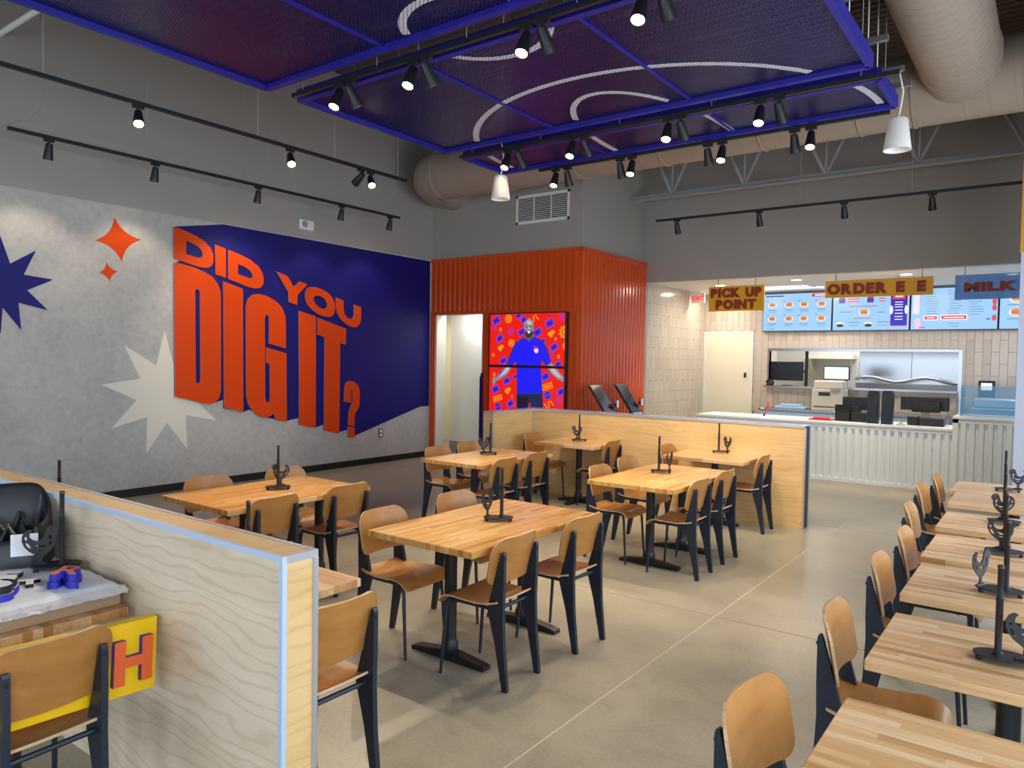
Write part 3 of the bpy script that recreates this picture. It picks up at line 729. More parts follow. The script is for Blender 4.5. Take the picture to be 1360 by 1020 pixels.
table(-2.85, 3.655, 0.80, 1.33, 'block_y', 'butcher-block table in the centre, nearest the camera, four chairs', two)
table(-4.75, 3.39, 0.83, 1.25, 'block_y', 'butcher-block table closest to the mural, seen over the front partition', two2)
table(-4.80, 6.12, 0.78, 1.26, 'block_y', 'butcher-block table before the doorway, back left, four chairs', two3)
table(-4.82, 7.98, 0.86, 0.78, 'block_x', 'small square table in the inner corner of the L-shaped partition', one, True)
table(-2.83, 6.18, 0.80, 1.38, 'block_y', 'butcher-block table with four chairs, centre right by the aisle', two5)
table(-3.03, 7.93, 0.90, 0.80, 'block_x', 'small square table near the open end of the L-shaped partition', one, True)
table(-3.22, 1.985, 1.33, 0.66, 'block_x', 'table just behind the front partition, only its right end showing', twox)
table(-5.25, 1.985, 1.33, 0.66, 'block_x', 'table hidden behind the front partition at the left edge', twox)
table(-3.66, 1.15, 1.36, 0.62, 'block_x', 'table before the front partition carrying the booster seat and loose letters', twox)
RT = [(-0.49, 1.78, 2.43), (-0.508, 2.78, 3.40), (-0.54, 3.70, 4.37), (-0.565, 4.51, 5.19), (-0.60, 5.42, 6.05), (-0.64, 6.42, 7.07), (-0.69, 7.09, 7.76)]
RN = ('at the bottom edge, nearest the camera', 'second from the camera', 'third from the camera', 'fourth from the camera', 'fifth from the camera', 'sixth from the camera', 'farthest from the camera')
for (x, y0, y1), nm in zip(RT, RN):
    table(x+0.38, (y0+y1)/2, 0.76, y1-y0, 'block_x', 'two-seat table in the right-hand row, '+nm, [(0.03, 0)], True, 0, 'two-seat tables in the right-hand row')

# ------------------------------------------------------------------ chairs
def make_chair_parts():
    P = {}
    # backrest: bent plywood with rounded corners
    Hh, W, r0, r1 = 0.128, 0.212, 0.09, 0.05
    rows = []
    vsn = [-1, -0.97, -0.9, -0.78, -0.6, -0.3, 0, 0.25, 0.45, 0.6, 0.74, 0.86, 0.94, 0.985, 1]
    for q in vsn:
        v = q*Hh; r = r0 if v > 0 else r1; d = max(0, abs(v)-(Hh-r))
        w = W-(r-math.sqrt(max(0, r*r-d*d)))
        if v < 0: w -= 0.004*abs(q)
        row = []
        for j in range(11):
            y = w*(-1+2*j/10)
            x = -0.187-0.20*v+0.045*(y/W)**2
            row.append(Vector((x, y, 0.692+v)))
        rows.append(row)
    P['backrest'] = MB().shell(rows, 0.011).mesh('backrest', ['plywood', 'ply_edge'])
    rows = []
    prof = [(-0.175, 0.475), (-0.165, 0.470), (-0.11, 0.457), (-0.04, 0.449), (0.05, 0.452), (0.12, 0.458), (0.165, 0.455), (0.195, 0.443), (0.215, 0.424), (0.225, 0.405)]
    for i, (x, z) in enumerate(prof):
        w = 0.185+0.02*(x+0.175)/0.4
        if i == 0: w -= 0.03
        if i == 1: w -= 0.008
        if i == len(prof)-1: w -= 0.02
        rows.append([Vector((x, w*(-1+2*j/8), z-0.010*(1-(-1+2*j/8)**2)*(1 if 1 < i < 7 else 0.3))) for j in range(9)])
    P['seat'] = MB().shell(rows, -0.010).mesh('seat', ['plywood', 'ply_edge'])
    prof = [(-0.235, 0), (-0.203, 0), (-0.150, 0.25), (-0.098, 0.425), (-0.105, 0.46), (-0.136, 0.57), (-0.184, 0.735), (-0.189, 0.750), (-0.199, 0.750), (-0.204, 0.738), (-0.204, 0.57), (-0.200, 0.44), (-0.208, 0.25)]
    def leg(s):
        o = 0.0
        yy = lambda v: s*0.156
        return MB().prism([prof], lambda u, v: (u, yy(v)-0.012, v), lambda u, v: (u, yy(v)+0.012, v)).mesh('rear_leg', 'navy_black')
    P['rl'] = [leg(-1), leg(1)]
    P['fl'] = [MB().tube([(0.165, s*0.165, 0.434), (0.18, s*0.170, 0.415), (0.186, s*0.172, 0.38), (0.215, s*0.182, 0.0)], [0.011, 0.011, 0.0115, 0.009], 8).mesh('front_leg', 'navy_black') for s in (-1, 1)]
    fr = MB()
    for s in (-1, 1): fr.tube([(-0.13, s*0.160, 0.432), (-0.02, s*0.160, 0.432), (0.165, s*0.165, 0.434)], 0.011, 8)
    fr.tube([(-0.15, -0.16, 0.43), (-0.15, 0.16, 0.43)], 0.011, 8).tube([(0.12, -0.16, 0.425), (0.12, 0.16, 0.425)], 0.009, 8)
    P['frame'] = fr.mesh('seat_frame', 'navy_black')
    P['bolt'] = MB().tube([(-0.198, 0, 0.715), (-0.209, 0, 0.713)], 0.007, 8).mesh('bolt', 'black_metal')
    return P
CP = make_chair_parts()
def chair(bx_, by_, face, label, group, jit=0.0):
    # (bx_, by_): where the top of the backrest stands; face: +1 looks to +x, -1 to -x
    rz = (0 if face > 0 else PI)+jit
    ox = 0.215
    t = thing('plywood_chair', label, 'chair', (bx_+math.cos(rz)*ox, by_+math.sin(rz)*ox, 0), rz, group)
    link('backrest', CP['backrest'], t); link('seat', CP['seat'], t)
    for m in CP['rl']: link('rear_leg', m, t)
    for m in CP['fl']: link('front_leg', m, t)
    link('seat_frame', CP['frame'], t)
    for s in (-1, 1): link('bolt', CP['bolt'], t, (0, s*0.156, 0))
    return t
gA = 'plywood chairs around the dining tables'
SE = [((-3.47, 3.27, 1, 0.03), 'near left seat of the centre table'), ((-3.51, 4.03, 1, -0.03), 'far left seat of the centre table'),
      ((-2.33, 3.29, -1, 0.02), 'near right seat of the centre table'), ((-2.30, 3.97, -1, -0.04), 'far right seat of the centre table'),
      ((-5.40, 3.24, 1, 0.0), 'wall-side near seat of the table closest to the mural'), ((-5.36, 3.93, 1, 0.02), 'wall-side far seat of the table closest to the mural'),
      ((-4.24, 3.10, -1, 0.03), 'aisle-side near seat of the table closest to the mural'), ((-4.25, 3.76, -1, -0.02), 'aisle-side far seat of the table closest to the mural'),
      ((-5.46, 5.98, 1, 0.0), 'near left seat of the table before the doorway'), ((-5.52, 6.58, 1, 0.0), 'far left seat of the table before the doorway'),
      ((-4.27, 5.77, -1, 0.03), 'near right seat of the table before the doorway'), ((-4.30, 6.36, -1, 0.0), 'far right seat of the table before the doorway'),
      ((-5.58, 7.98, 1, 0.0), 'left of the small square table in the partition corner'), ((-4.29, 7.98, -1, 0.03), 'right of the small square table in the partition corner'),
      ((-3.42, 5.95, 1, 0.0), 'near left seat of the centre-right table'), ((-3.52, 6.68, 1, -0.02), 'far left seat of the centre-right table'),
      ((-2.32, 5.88, -1, 0.02), 'near right seat of the centre-right table'), ((-2.33, 6.50, -1, -0.02), 'far right seat of the centre-right table'),
      ((-3.68, 7.99, 1, 0.0), 'left of the small table near the partition open end'), ((-2.43, 7.90, -1, 0.02), 'right of the small table near the partition open end')]
for (x, y, f, j), lab in SE: chair(x, y, f, 'plywood chair with dark steel legs, '+lab, gA, j)
chair(-2.21, 1.94, -1, 'plywood chair half hidden by the end of the front partition', gA, 0.0)
chair(-2.655, 1.075, -1, 'plywood chair before the front partition with a yellow sign on its seat', gA, 0.06)
for i, (x, y) in enumerate(((-0.74, 2.17), (-0.725, 3.12), (-0.735, 4.09), (-0.735, 4.86), (-0.84, 5.79), (-0.91, 6.86), (-0.875, 7.50))):
    chair(x, y, 1, 'plywood chair in the right-hand row, '+RN[i], 'plywood chairs in the right-hand row', (-0.10, 0.05, 0.03, 0.02, 0.04, 0.0, 0.02)[i])

# ------------------------------------------------------------------ rooster table stands
ROO = [(.27, 0), (.29, .035), (.37, .05), (.375, .20), (.28, .28), (.17, .37), (.07, .50), (.02, .64), (.03, .78), (.09, .88), (.18, .93), (.26, .90), (.20, .83), (.19, .74), (.25, .66), (.34, .61), (.43, .62), (.50, .70), (.53, .82), (.56, .91),
       (.60, .97), (.635, .945), (.665, 1.0), (.695, .95), (.735, .985), (.755, .925), (.80, .93), (.795, .88), (.87, .85), (.80, .815), (.825, .75), (.80, .71), (.765, .74), (.77, .60), (.74, .48), (.67, .36), (.58, .27), (.50, .21), (.485, .20), (.475, .05), (.555, .04), (.575, 0)]
RH = [[(.10, .60), (.13, .50), (.22, .42), (.20, .50), (.15, .58)], [(.08, .74), (.10, .66), (.14, .66), (.12, .76)], [(.30, .52), (.40, .44), (.52, .42), (.58, .50), (.50, .48), (.40, .50)], [(.34, .40), (.44, .34), (.52, .34), (.44, .38)],
      [(.60, .72), (.64, .60), (.68, .62), (.66, .74)], [(.66, .885), (.69, .87), (.71, .89), (.69, .91)], [(.60, .50), (.66, .48), (.68, .56), (.64, .57)]]
def stand_parts():
    hgt = 0.165
    roo = MB().prism([ROO]+[h[::-1] for h in RH], lambda u, v: ((u-0.42)*hgt, -0.0025, v*hgt), lambda u, v: ((u-0.42)*hgt, 0.0025, v*hgt)).mesh('rooster_cutout', 'black_metal')
    pole = MB().lathe([(0.001, 0), (0.016, 0), (0.016, 0.006), (0.0115, 0.008), (0.0115, 0.19), (0.0125, 0.192), (0.0125, 0.20), (0.0095, 0.202), (0.0095, 0.30), (0.011, 0.302), (0.010, 0.312), (0.001, 0.314)], 14).mesh('pole', 'black_metal')
    n = 28; ov = [(0.095*math.cos(2*PI*k/n), 0.062*math.sin(2*PI*k/n)) for k in range(n)]
    base = MB().prism([ov], lambda u, v: (u, v, 0.018), lambda u, v: (u, v, 0.025)).mesh('base_plate', 'black_metal')
    foot = MB().lathe([(0.001, 0.0), (0.007, 0.001), (0.011, 0.006), (0.0115, 0.010), (0.010, 0.015), (0.006, 0.018), (0.001, 0.018)], 12).mesh('foot', 'black_plastic')
    fix = MB().cbox(-0.035, 0.035, -0.008, 0.008, 0, 0.006, 0.002).mesh('mount', 'black_metal')
    return roo, pole, base, foot, fix
ST = stand_parts()
def stand(x, y, z, label, shift, beak, turn):
    # shift: rooster along the long axis of the base; beak: +1 / -1 along that axis; turn: rooster yaw (deg)
    t = thing('rooster_stand', label, 'table stand', (x, y, z), math.atan2(y, x)-PI/2, 'black rooster table stands')
    link('base_plate', ST[2], t)
    for a in (0.35, PI-0.35, PI+0.35, -0.35): link('foot', ST[3], t, (0.08*math.cos(a), 0.05*math.sin(a)*1.2, 0))
    link('pole', ST[1], t, (0.0 if abs(shift) < 0.04 else (0.02 if shift < 0 else -0.02), 0, 0.025))
    rr_ = math.radians(turn)+(0 if beak > 0 else PI); oy = 0.03 if abs(shift) < 0.04 else 0.0
    link('rooster_cutout', ST[0], t, (shift, oy, 0.03), rr_); link('mount', ST[4], t, (shift, oy, 0.025), rr_)
    return t
ZT = 0.76
L0 = 'black rooster stand with pole on '
stand(-2.82, 3.70, ZT, L0+'the centre table', -0.07, 1, 58)
stand(-4.77, 3.47, ZT, L0+'the table closest to the mural', 0.02, -1, 15)
stand(-4.89, 6.22, ZT, L0+'the table before the doorway', -0.05, 1, 20)
stand(-4.87, 8.06, ZT, L0+'the square table in the partition corner', -0.03, -1, 15)
stand(-2.92, 6.30, ZT, L0+'the centre-right table', 0.075, 1, 65)
stand(-3.06, 8.17, ZT, L0+'the small table near the partition open end', 0.075, -1, 50)
stand(-3.05, 2.03, ZT, L0+'the table just behind the front partition', -0.06, 1, 30)
stand(-5.07, 2.03, ZT, L0+'the hidden table at the left edge', -0.06, 1, 30)
stand(-0.115, 3.06, ZT, L0+'the second table of the right-hand row', 0.06, 1, 20)
stand(-0.175, 3.98, ZT, L0+'the third table of the right-hand row', -0.078, 1, 62)
stand(-0.20, 4.84, ZT, L0+'the fourth table of the right-hand row', -0.02, 1, 10)
stand(-0.25, 5.80, ZT, L0+'the fifth table of the right-hand row', -0.01, -1, 10)
stand(-0.30, 7.36, ZT, L0+'the farthest table of the right-hand row', 0.07, -1, 10)

# ------------------------------------------------------------------ screens with pictures
class Art:
    def __init__(s, clip=None): s.v = []; s.f = []; s.c = []; s.clip = clip
    def poly(s, c, pts, layer=0):
        if s.clip:
            k_ = s.clip; pts = [(min(max(p[0], k_[0]), k_[1]), min(max(p[1], k_[2]), k_[3])) for p in pts]
        o = len(s.v); s.v += [(p[0], -0.0006*layer, p[1]) for p in pts]
        for t in tessellate_polygon([[Vector((p[0], p[1], 0)) for p in pts]]): s.f.append([o+i for i in t]); s.c.append(lin(c))
    def rect(s, c, x0, z0, x1, z1, layer=0, rot=0):
        cx, cz = (x0+x1)/2, (z0+z1)/2; q = []
        for (a, b) in ((x0, z0), (x1, z0), (x1, z1), (x0, z1)):
            a -= cx; b -= cz; q.append((cx+a*math.cos(rot)-b*math.sin(rot), cz+a*math.sin(rot)+b*math.cos(rot)))
        s.poly(c, q, layer)
    def ell(s, c, cx, cz, rx, rz, layer=0, n=14): s.poly(c, [(cx+rx*math.cos(2*PI*k/n), cz+rz*math.sin(2*PI*k/n)) for k in range(n)], layer)
    def sun(s, c, cx, cz, r, layer=0, n=10): s.poly(c, [(cx+r*(1 if k % 2 else 0.66)*math.cos(PI*k/n), cz+r*(1 if k % 2 else 0.66)*math.sin(PI*k/n)) for k in range(2*n)], layer)
    def build(s, name, m, parent, loc):
        me = bpy.data.meshes.new(name); me.from_pydata(s.v, [], s.f); me.materials.append(G(m))
        ca = me.color_attributes.new('Col', 'FLOAT_COLOR', 'CORNER')
        for p in me.polygons:
            for li in p.loop_indices: ca.data[li].color = s.c[p.index]
        # face the viewer (-y)
        for p in me.polygons:
            pass
        bm = bmesh.new(); bm.from_mesh(me)
        for f in bm.faces:
            f.normal_update()
            if f.normal.y > 0: f.normal_flip()
        bm.to_mesh(me); bm.free()
        return link(name, me, parent, loc)
# video wall: two stacked screens
VX0, VX1, VZ0, VZM, VZ1 = -7.81, -6.25, 0.79, 1.672, 2.56
vw = thing('video_wall', 'two stacked display screens showing a person in a blue shirt on red', 'screen', (0, YB-0.05, 0))
for z0, z1 in ((VZ0, VZM), (VZM, VZ1)):
    h = MB().cbox(VX0, VX1, -0.03, 0.03, z0+0.002, z1-0.002, 0.004).build('screen_housing', 'black_plastic', vw)
def V7(u, v):            # detail of the photograph -> wall coordinates
    p = at(1, YB-0.081, 600+u/6.378, 400+v/6.378); return (p.x, p.z)
def q7(pts): return [V7(*p) for p in pts]
a = Art((VX0+0.028, VX1-0.028, VZ0+0.02, VZ1-0.02))
bz = 0.028
for z0, z1 in ((VZ0, VZM), (VZM, VZ1)): a.rect('F21C0C', VX0+bz, z0+bz*0.6, VX1-bz, z1-bz*0.6, 0)
PURP, ORG, MAG, PINK = '5B2FD0', 'FF9A1A', 'C0309A', 'E77BD0'
def icon(kind, u, v, r, rot=0.5):
    x, z = V7(u, v); r = r*0.0026
    if kind == 'card':
        a.rect('B04AE0', x-r*1.1, z-r*0.85, x+r*1.1, z+r*0.85, 1, rot); a.rect(PURP, x-r*0.95, z-r*0.7, x+r*0.95, z+r*0.7, 2, rot); a.rect('2A18A0', x-r*0.55, z-r*0.3, x+r*0.55, z+r*0.3, 3, rot)
    elif kind == 'sun': a.sun(ORG, x, z, r*1.2, 1); a.ell('F2560C', x, z, r*0.6, r*0.6, 2); a.ell(ORG, x, z, r*0.35, r*0.35, 3)
    elif kind == 'blob':
        a.ell(ORG, x-r*0.35, z-r*0.15, r*0.6, r*0.5, 1); a.ell(ORG, x+r*0.35, z+r*0.25, r*0.65, r*0.45, 2); a.ell(ORG, x, z-r*0.45, r*0.45, r*0.5, 3)
    elif kind == 'ring': a.ell(ORG, x, z, r*0.55, r*0.65, 1); a.ell('F21C0C', x, z, r*0.25, r*0.3, 2)
    elif kind == 'mag': a.ell(MAG, x, z, r*0.95, r*1.05, 1); a.ell('F21C0C', x, z, r*0.65, r*0.7, 2); a.ell(MAG, x, z, r*0.4, r*0.45, 3)
    elif kind == 'ball': a.ell('B04AE0', x, z, r, r, 1); a.ell('3A20B8', x, z, r*0.85, r*0.85, 2); a.rect('8F6BF0', x-r*0.7, z-r*0.08, x+r*0.7, z+r*0.08, 3, 0.4)
    elif kind == 'tag': a.rect(ORG, x-r*1.3, z-r*0.65, x+r*1.3, z+r*0.65, 1, 0.3); a.rect('F2560C', x-r*1.1, z-r*0.45, x+r*1.1, z+r*0.45, 2, 0.3); a.rect(ORG, x-r*0.8, z-r*0.2, x+r*0.8, z+r*0.2, 3, 0.3)
    elif kind == 'squig':
        for k in range(3): a.rect(ORG, x-r*1.0+k*r*0.7, z-r*(0.8-0.3*k), x-r*0.75+k*r*0.7, z+r*(0.4+0.3*k), 1, 0.7-0.6*(k % 2))
for it in (('card', 378, 165, 30), ('sun', 482, 148, 28), ('card', 567, 122, 22), ('card', 610, 158, 22), ('squig', 700, 155, 34), ('card', 830, 187, 30), ('mag', 935, 130, 26), ('ring', 413, 240, 20), ('mag', 500, 257, 27), ('card', 592, 262, 26), ('card', 725, 265, 30),
           ('blob', 843, 272, 28), ('sun', 955, 262, 38), ('mag', 362, 228, 20), ('card', 407, 315, 26), ('blob', 415, 393, 26), ('ring', 880, 320, 16), ('sun', 505, 355, 24), ('card', 865, 390, 26), ('sun', 975, 378, 30), ('mag', 845, 465, 22), ('ring', 905, 470, 20), ('card', 437, 505, 26),
           ('ring', 352, 455, 20), ('card', 900, 535, 22), ('card', 770, 340, 18), ('card', 420, 610, 20), ('ring', 360, 622, 20), ('card', 466, 675, 26), ('card', 370, 745, 28), ('blob', 475, 755, 26), ('tag', 388, 822, 28), ('ball', 392, 892, 26), ('card', 497, 868, 26), ('ring', 510, 805, 14),
           ('card', 793, 640, 28), ('tag', 810, 722, 30), ('ball', 812, 798, 28), ('card', 928, 770, 28), ('mag', 905, 848, 24), ('squig', 828, 880, 32), ('ring', 965, 855, 20), ('card', 540, 640, 16)):
    icon(*it)
SK, SKD, SKL = '8E8E98', '5A5A66', 'C2C4CE'
person = [('2430A8', q7([(455, 545), (510, 410), (540, 350), (600, 312), (640, 300), (692, 300), (735, 315), (780, 345), (810, 400), (845, 515), (800, 550), (765, 505), (757, 548), (760, 640), (772, 785), (550, 790), (552, 640), (548, 548), (540, 508), (500, 562)]), 4),
          ('0E1CFF', q7([(480, 540), (530, 400), (555, 352), (610, 320), (655, 340), (700, 306), (765, 345), (795, 405), (830, 515), (800, 538), (760, 490), (750, 548), (760, 775), (562, 780), (560, 548), (552, 500), (510, 550)]), 5),
          ('1B2550', q7([(550, 788), (770, 783), (772, 905), (672, 905), (662, 850), (645, 905), (550, 908)]), 5),
          ('0C1230', q7([(556, 800), (600, 820), (650, 800), (640, 900), (556, 904)]), 6),
          (SK, q7([(470, 535), (505, 560), (480, 610), (420, 655), (375, 680), (350, 720), (345, 650), (380, 640), (425, 600)]), 6), (SKL, q7([(475, 550), (492, 566), (465, 605), (400, 650), (430, 605)]), 7),
          (SK, q7([(805, 550), (845, 520), (880, 555), (920, 610), (960, 650), (980, 660), (980, 715), (950, 685), (905, 665), (850, 620)]), 6), (SKL, q7([(825, 555), (850, 540), (885, 590), (940, 655), (900, 645), (850, 605)]), 7),
          (SKD, q7([(620, 250), (690, 250), (692, 310), (655, 340), (625, 320)]), 6),
          (SK, smooth(q7([(614, 220), (618, 180), (635, 158), (655, 151), (675, 156), (690, 180), (694, 220), (688, 270), (668, 308), (645, 310), (622, 285)]), 3), 7),
          ('33333D', q7([(614, 235), (625, 262), (640, 245), (668, 245), (684, 265), (693, 235), (688, 275), (668, 310), (645, 312), (622, 290)]), 8),
          (SKL, q7([(640, 165), (668, 163), (682, 185), (680, 200), (650, 200), (636, 185)]), 8),
          ('FFFFFF', q7([(640, 252), (668, 252), (662, 272), (648, 274)]), 9), ('22222A', q7([(628, 213), (645, 212), (645, 219), (628, 221)]), 9), ('22222A', q7([(664, 212), (682, 211), (682, 218), (664, 220)]), 9), (SKL, q7([(652, 218), (660, 218), (665, 240), (648, 240)]), 9),
          ('F6D9E6', smooth(q7([(697, 405), (715, 390), (735, 410), (730, 435), (708, 438)]), 3), 7), ('E8203A', q7([(694, 372), (702, 392), (712, 378), (716, 396), (730, 384), (728, 404), (700, 404)]), 8)]
for c, pts, ly in person:
    lo = [(min(max(p[0], VX0+bz), VX1-bz), p[1]) for p in pts]
    a.poly(c, lo, ly)
a.rect('050505', VX0+0.005, VZM-0.022, VX1-0.005, VZM+0.022, 11)
a.build('picture', 'wall_picture', vw, (0, -0.031, 0))
# blue board between doorway and video wall
tag(MB().prism([[(-8.0, 0.0), (-7.955, 0.0), (-7.955, 1.55), (-7.965, 1.55), (-8.0, 1.46)]], lambda u, v: (u, YB-0.075, v), lambda u, v: (u, YB-0.045, v)).build('blue_board', 'mural_blue'), 'narrow dark blue board standing at the right side of the doorway', 'board')

# ------------------------------------------------------------------ ordering kiosks
for i, (y0, lab) in enumerate(((9.70, 'tilted black order kiosk, the left one beside the orange cladding'), (10.52, 'tilted black order kiosk, the right one with a blue card'))):
    t = thing('order_kiosk', lab, 'kiosk', (-5.50, y0+0.16, 0), 0, 'order kiosks')
    A = Vector((-0.20, 0, 1.42)); Bv = Vector((0.19, 0, 0.86)); n_ = (Bv-A).cross(Vector((0, 1, 0))).normalized()*-1
    if n_.x < 0: n_ = -n_
    wy = 0.17
    def slab(off0, off1, m0, m1, wyy):
        a0 = A+(Bv-A)*m0; b0 = A+(Bv-A)*m1
        q = []
        for o in (off0, off1):
            for p in (a0, b0):
                for s in (-wyy, wyy): q.append(p+n_*o+Vector((0, s, 0)))
        return MB().add(q, [(0, 1, 3, 2), (4, 6, 7, 5), (0, 4, 5, 1), (2, 3, 7, 6), (0, 2, 6, 4), (1, 5, 7, 3)])
    slab(-0.03, 0.0, 0, 1, wy).build('bezel', 'black_plastic', t)
    slab(0.0, 0.004, 0.03, 0.97, wy-0.015).build('screen', 'screen_dark', t)
    MB().tube([(0.02, 0, 0), (0.02, 0, 0.95), (-0.02, 0, 1.12)], 0.04, 12).build('post', 'black_metal', t)
    MB().cbox(-0.16, 0.2, -0.18, 0.18, 0, 0.02, 0.005).build('foot_plate', 'black_metal', t)
    MB().cbox(0.03, 0.10, 0.19, 0.25, 1.07, 1.19, 0.01).build('card_reader', 'alu_trim', t)
    MB().cbox(0.05, 0.08, 0.16, 0.20, 1.10, 1.14, 0.004).build('bracket', 'black_metal', t)
    if i: slab(0.004, 0.010, 0.80, 0.99, wy-0.03).build('card', 'blue_film', t)

# ------------------------------------------------------------------ service counter
CY = 12.10
sc = thing('service_counter', 'white ribbed service counter with a pale top', 'counter', (0, 0, 0))
cx0, cx1 = -4.95, -1.17
B(cx0, cx1, CY+0.02, CY+0.75, 0, 0.875).build('body', 'white_panel', sc)
MB().cbox(cx0-0.02, cx1, CY-0.03, CY+0.78, 0.875, 0.912, 0.004).build('worktop', 'white_panel', sc)
B(cx0, cx1, CY-0.016, CY+0.02, 0, 0.05).build('kick_rail', 'white_panel', sc)
B(cx0, cx1, CY-0.016, CY+0.02, 0.83, 0.875).build('top_rail', 'white_panel', sc)
sm = MB().prism([[(-0.036, 0), (-0.030, -0.032), (0.030, -0.032), (0.036, 0)]], lambda u, v: (u, v, 0.0), lambda u, v: (u, v, 0.78)).mesh('slat', 'white_panel')
x = cx0+0.06
while x < cx1-0.02: link('slat', sm, sc, (x, CY+0.02, 0.05)); x += 0.1075
hc = thing('tall_counter', 'taller white ribbed counter at the right with a glass screen on top', 'counter', (0, 0, 0))
hx0, hx1 = -1.17, 0.3
B(hx0, hx1, CY+0.02, CY+0.75, 0, 1.055).build('body', 'white_panel', hc)
MB().cbox(hx0, hx1, CY-0.03, CY+0.78, 1.055, 1.092, 0.004).build('worktop', 'white_panel', hc)
B(hx0, hx0+0.07, CY-0.016, CY+0.02, 0, 1.055).build('stile', 'white_panel', hc)
B(hx0, hx1, CY-0.016, CY+0.02, 0, 0.05).build('kick_rail', 'white_panel', hc)
B(hx0, hx1, CY-0.016, CY+0.02, 1.0, 1.055).build('top_rail', 'white_panel', hc)
sm2 = MB().prism([[(-0.036, 0), (-0.030, -0.032), (0.030, -0.032), (0.036, 0)]], lambda u, v: (u, v, 0.0), lambda u, v: (u, v, 0.95)).mesh('slat', 'white_panel')
x = hx0+0.13
while x < hx1-0.02: link('slat', sm2, hc, (x, CY+0.02, 0.05)); x += 0.1075
gs = thing('glass_screen', 'blue-tinted glass guard standing on the taller counter', 'glass guard', (0, 0, 0))
B(-1.10, 0.3, CY+0.10, CY+0.112, 1.092, 1.53).build('pane', 'blue_glass', gs)
B(-1.11, -1.095, CY+0.09, CY+0.122, 1.092, 1.56).build('post', 'steel', gs)
B(-1.10, -1.088, CY+0.112, CY+0.7, 1.092, 1.53).build('side_pane', 'blue_glass', gs)

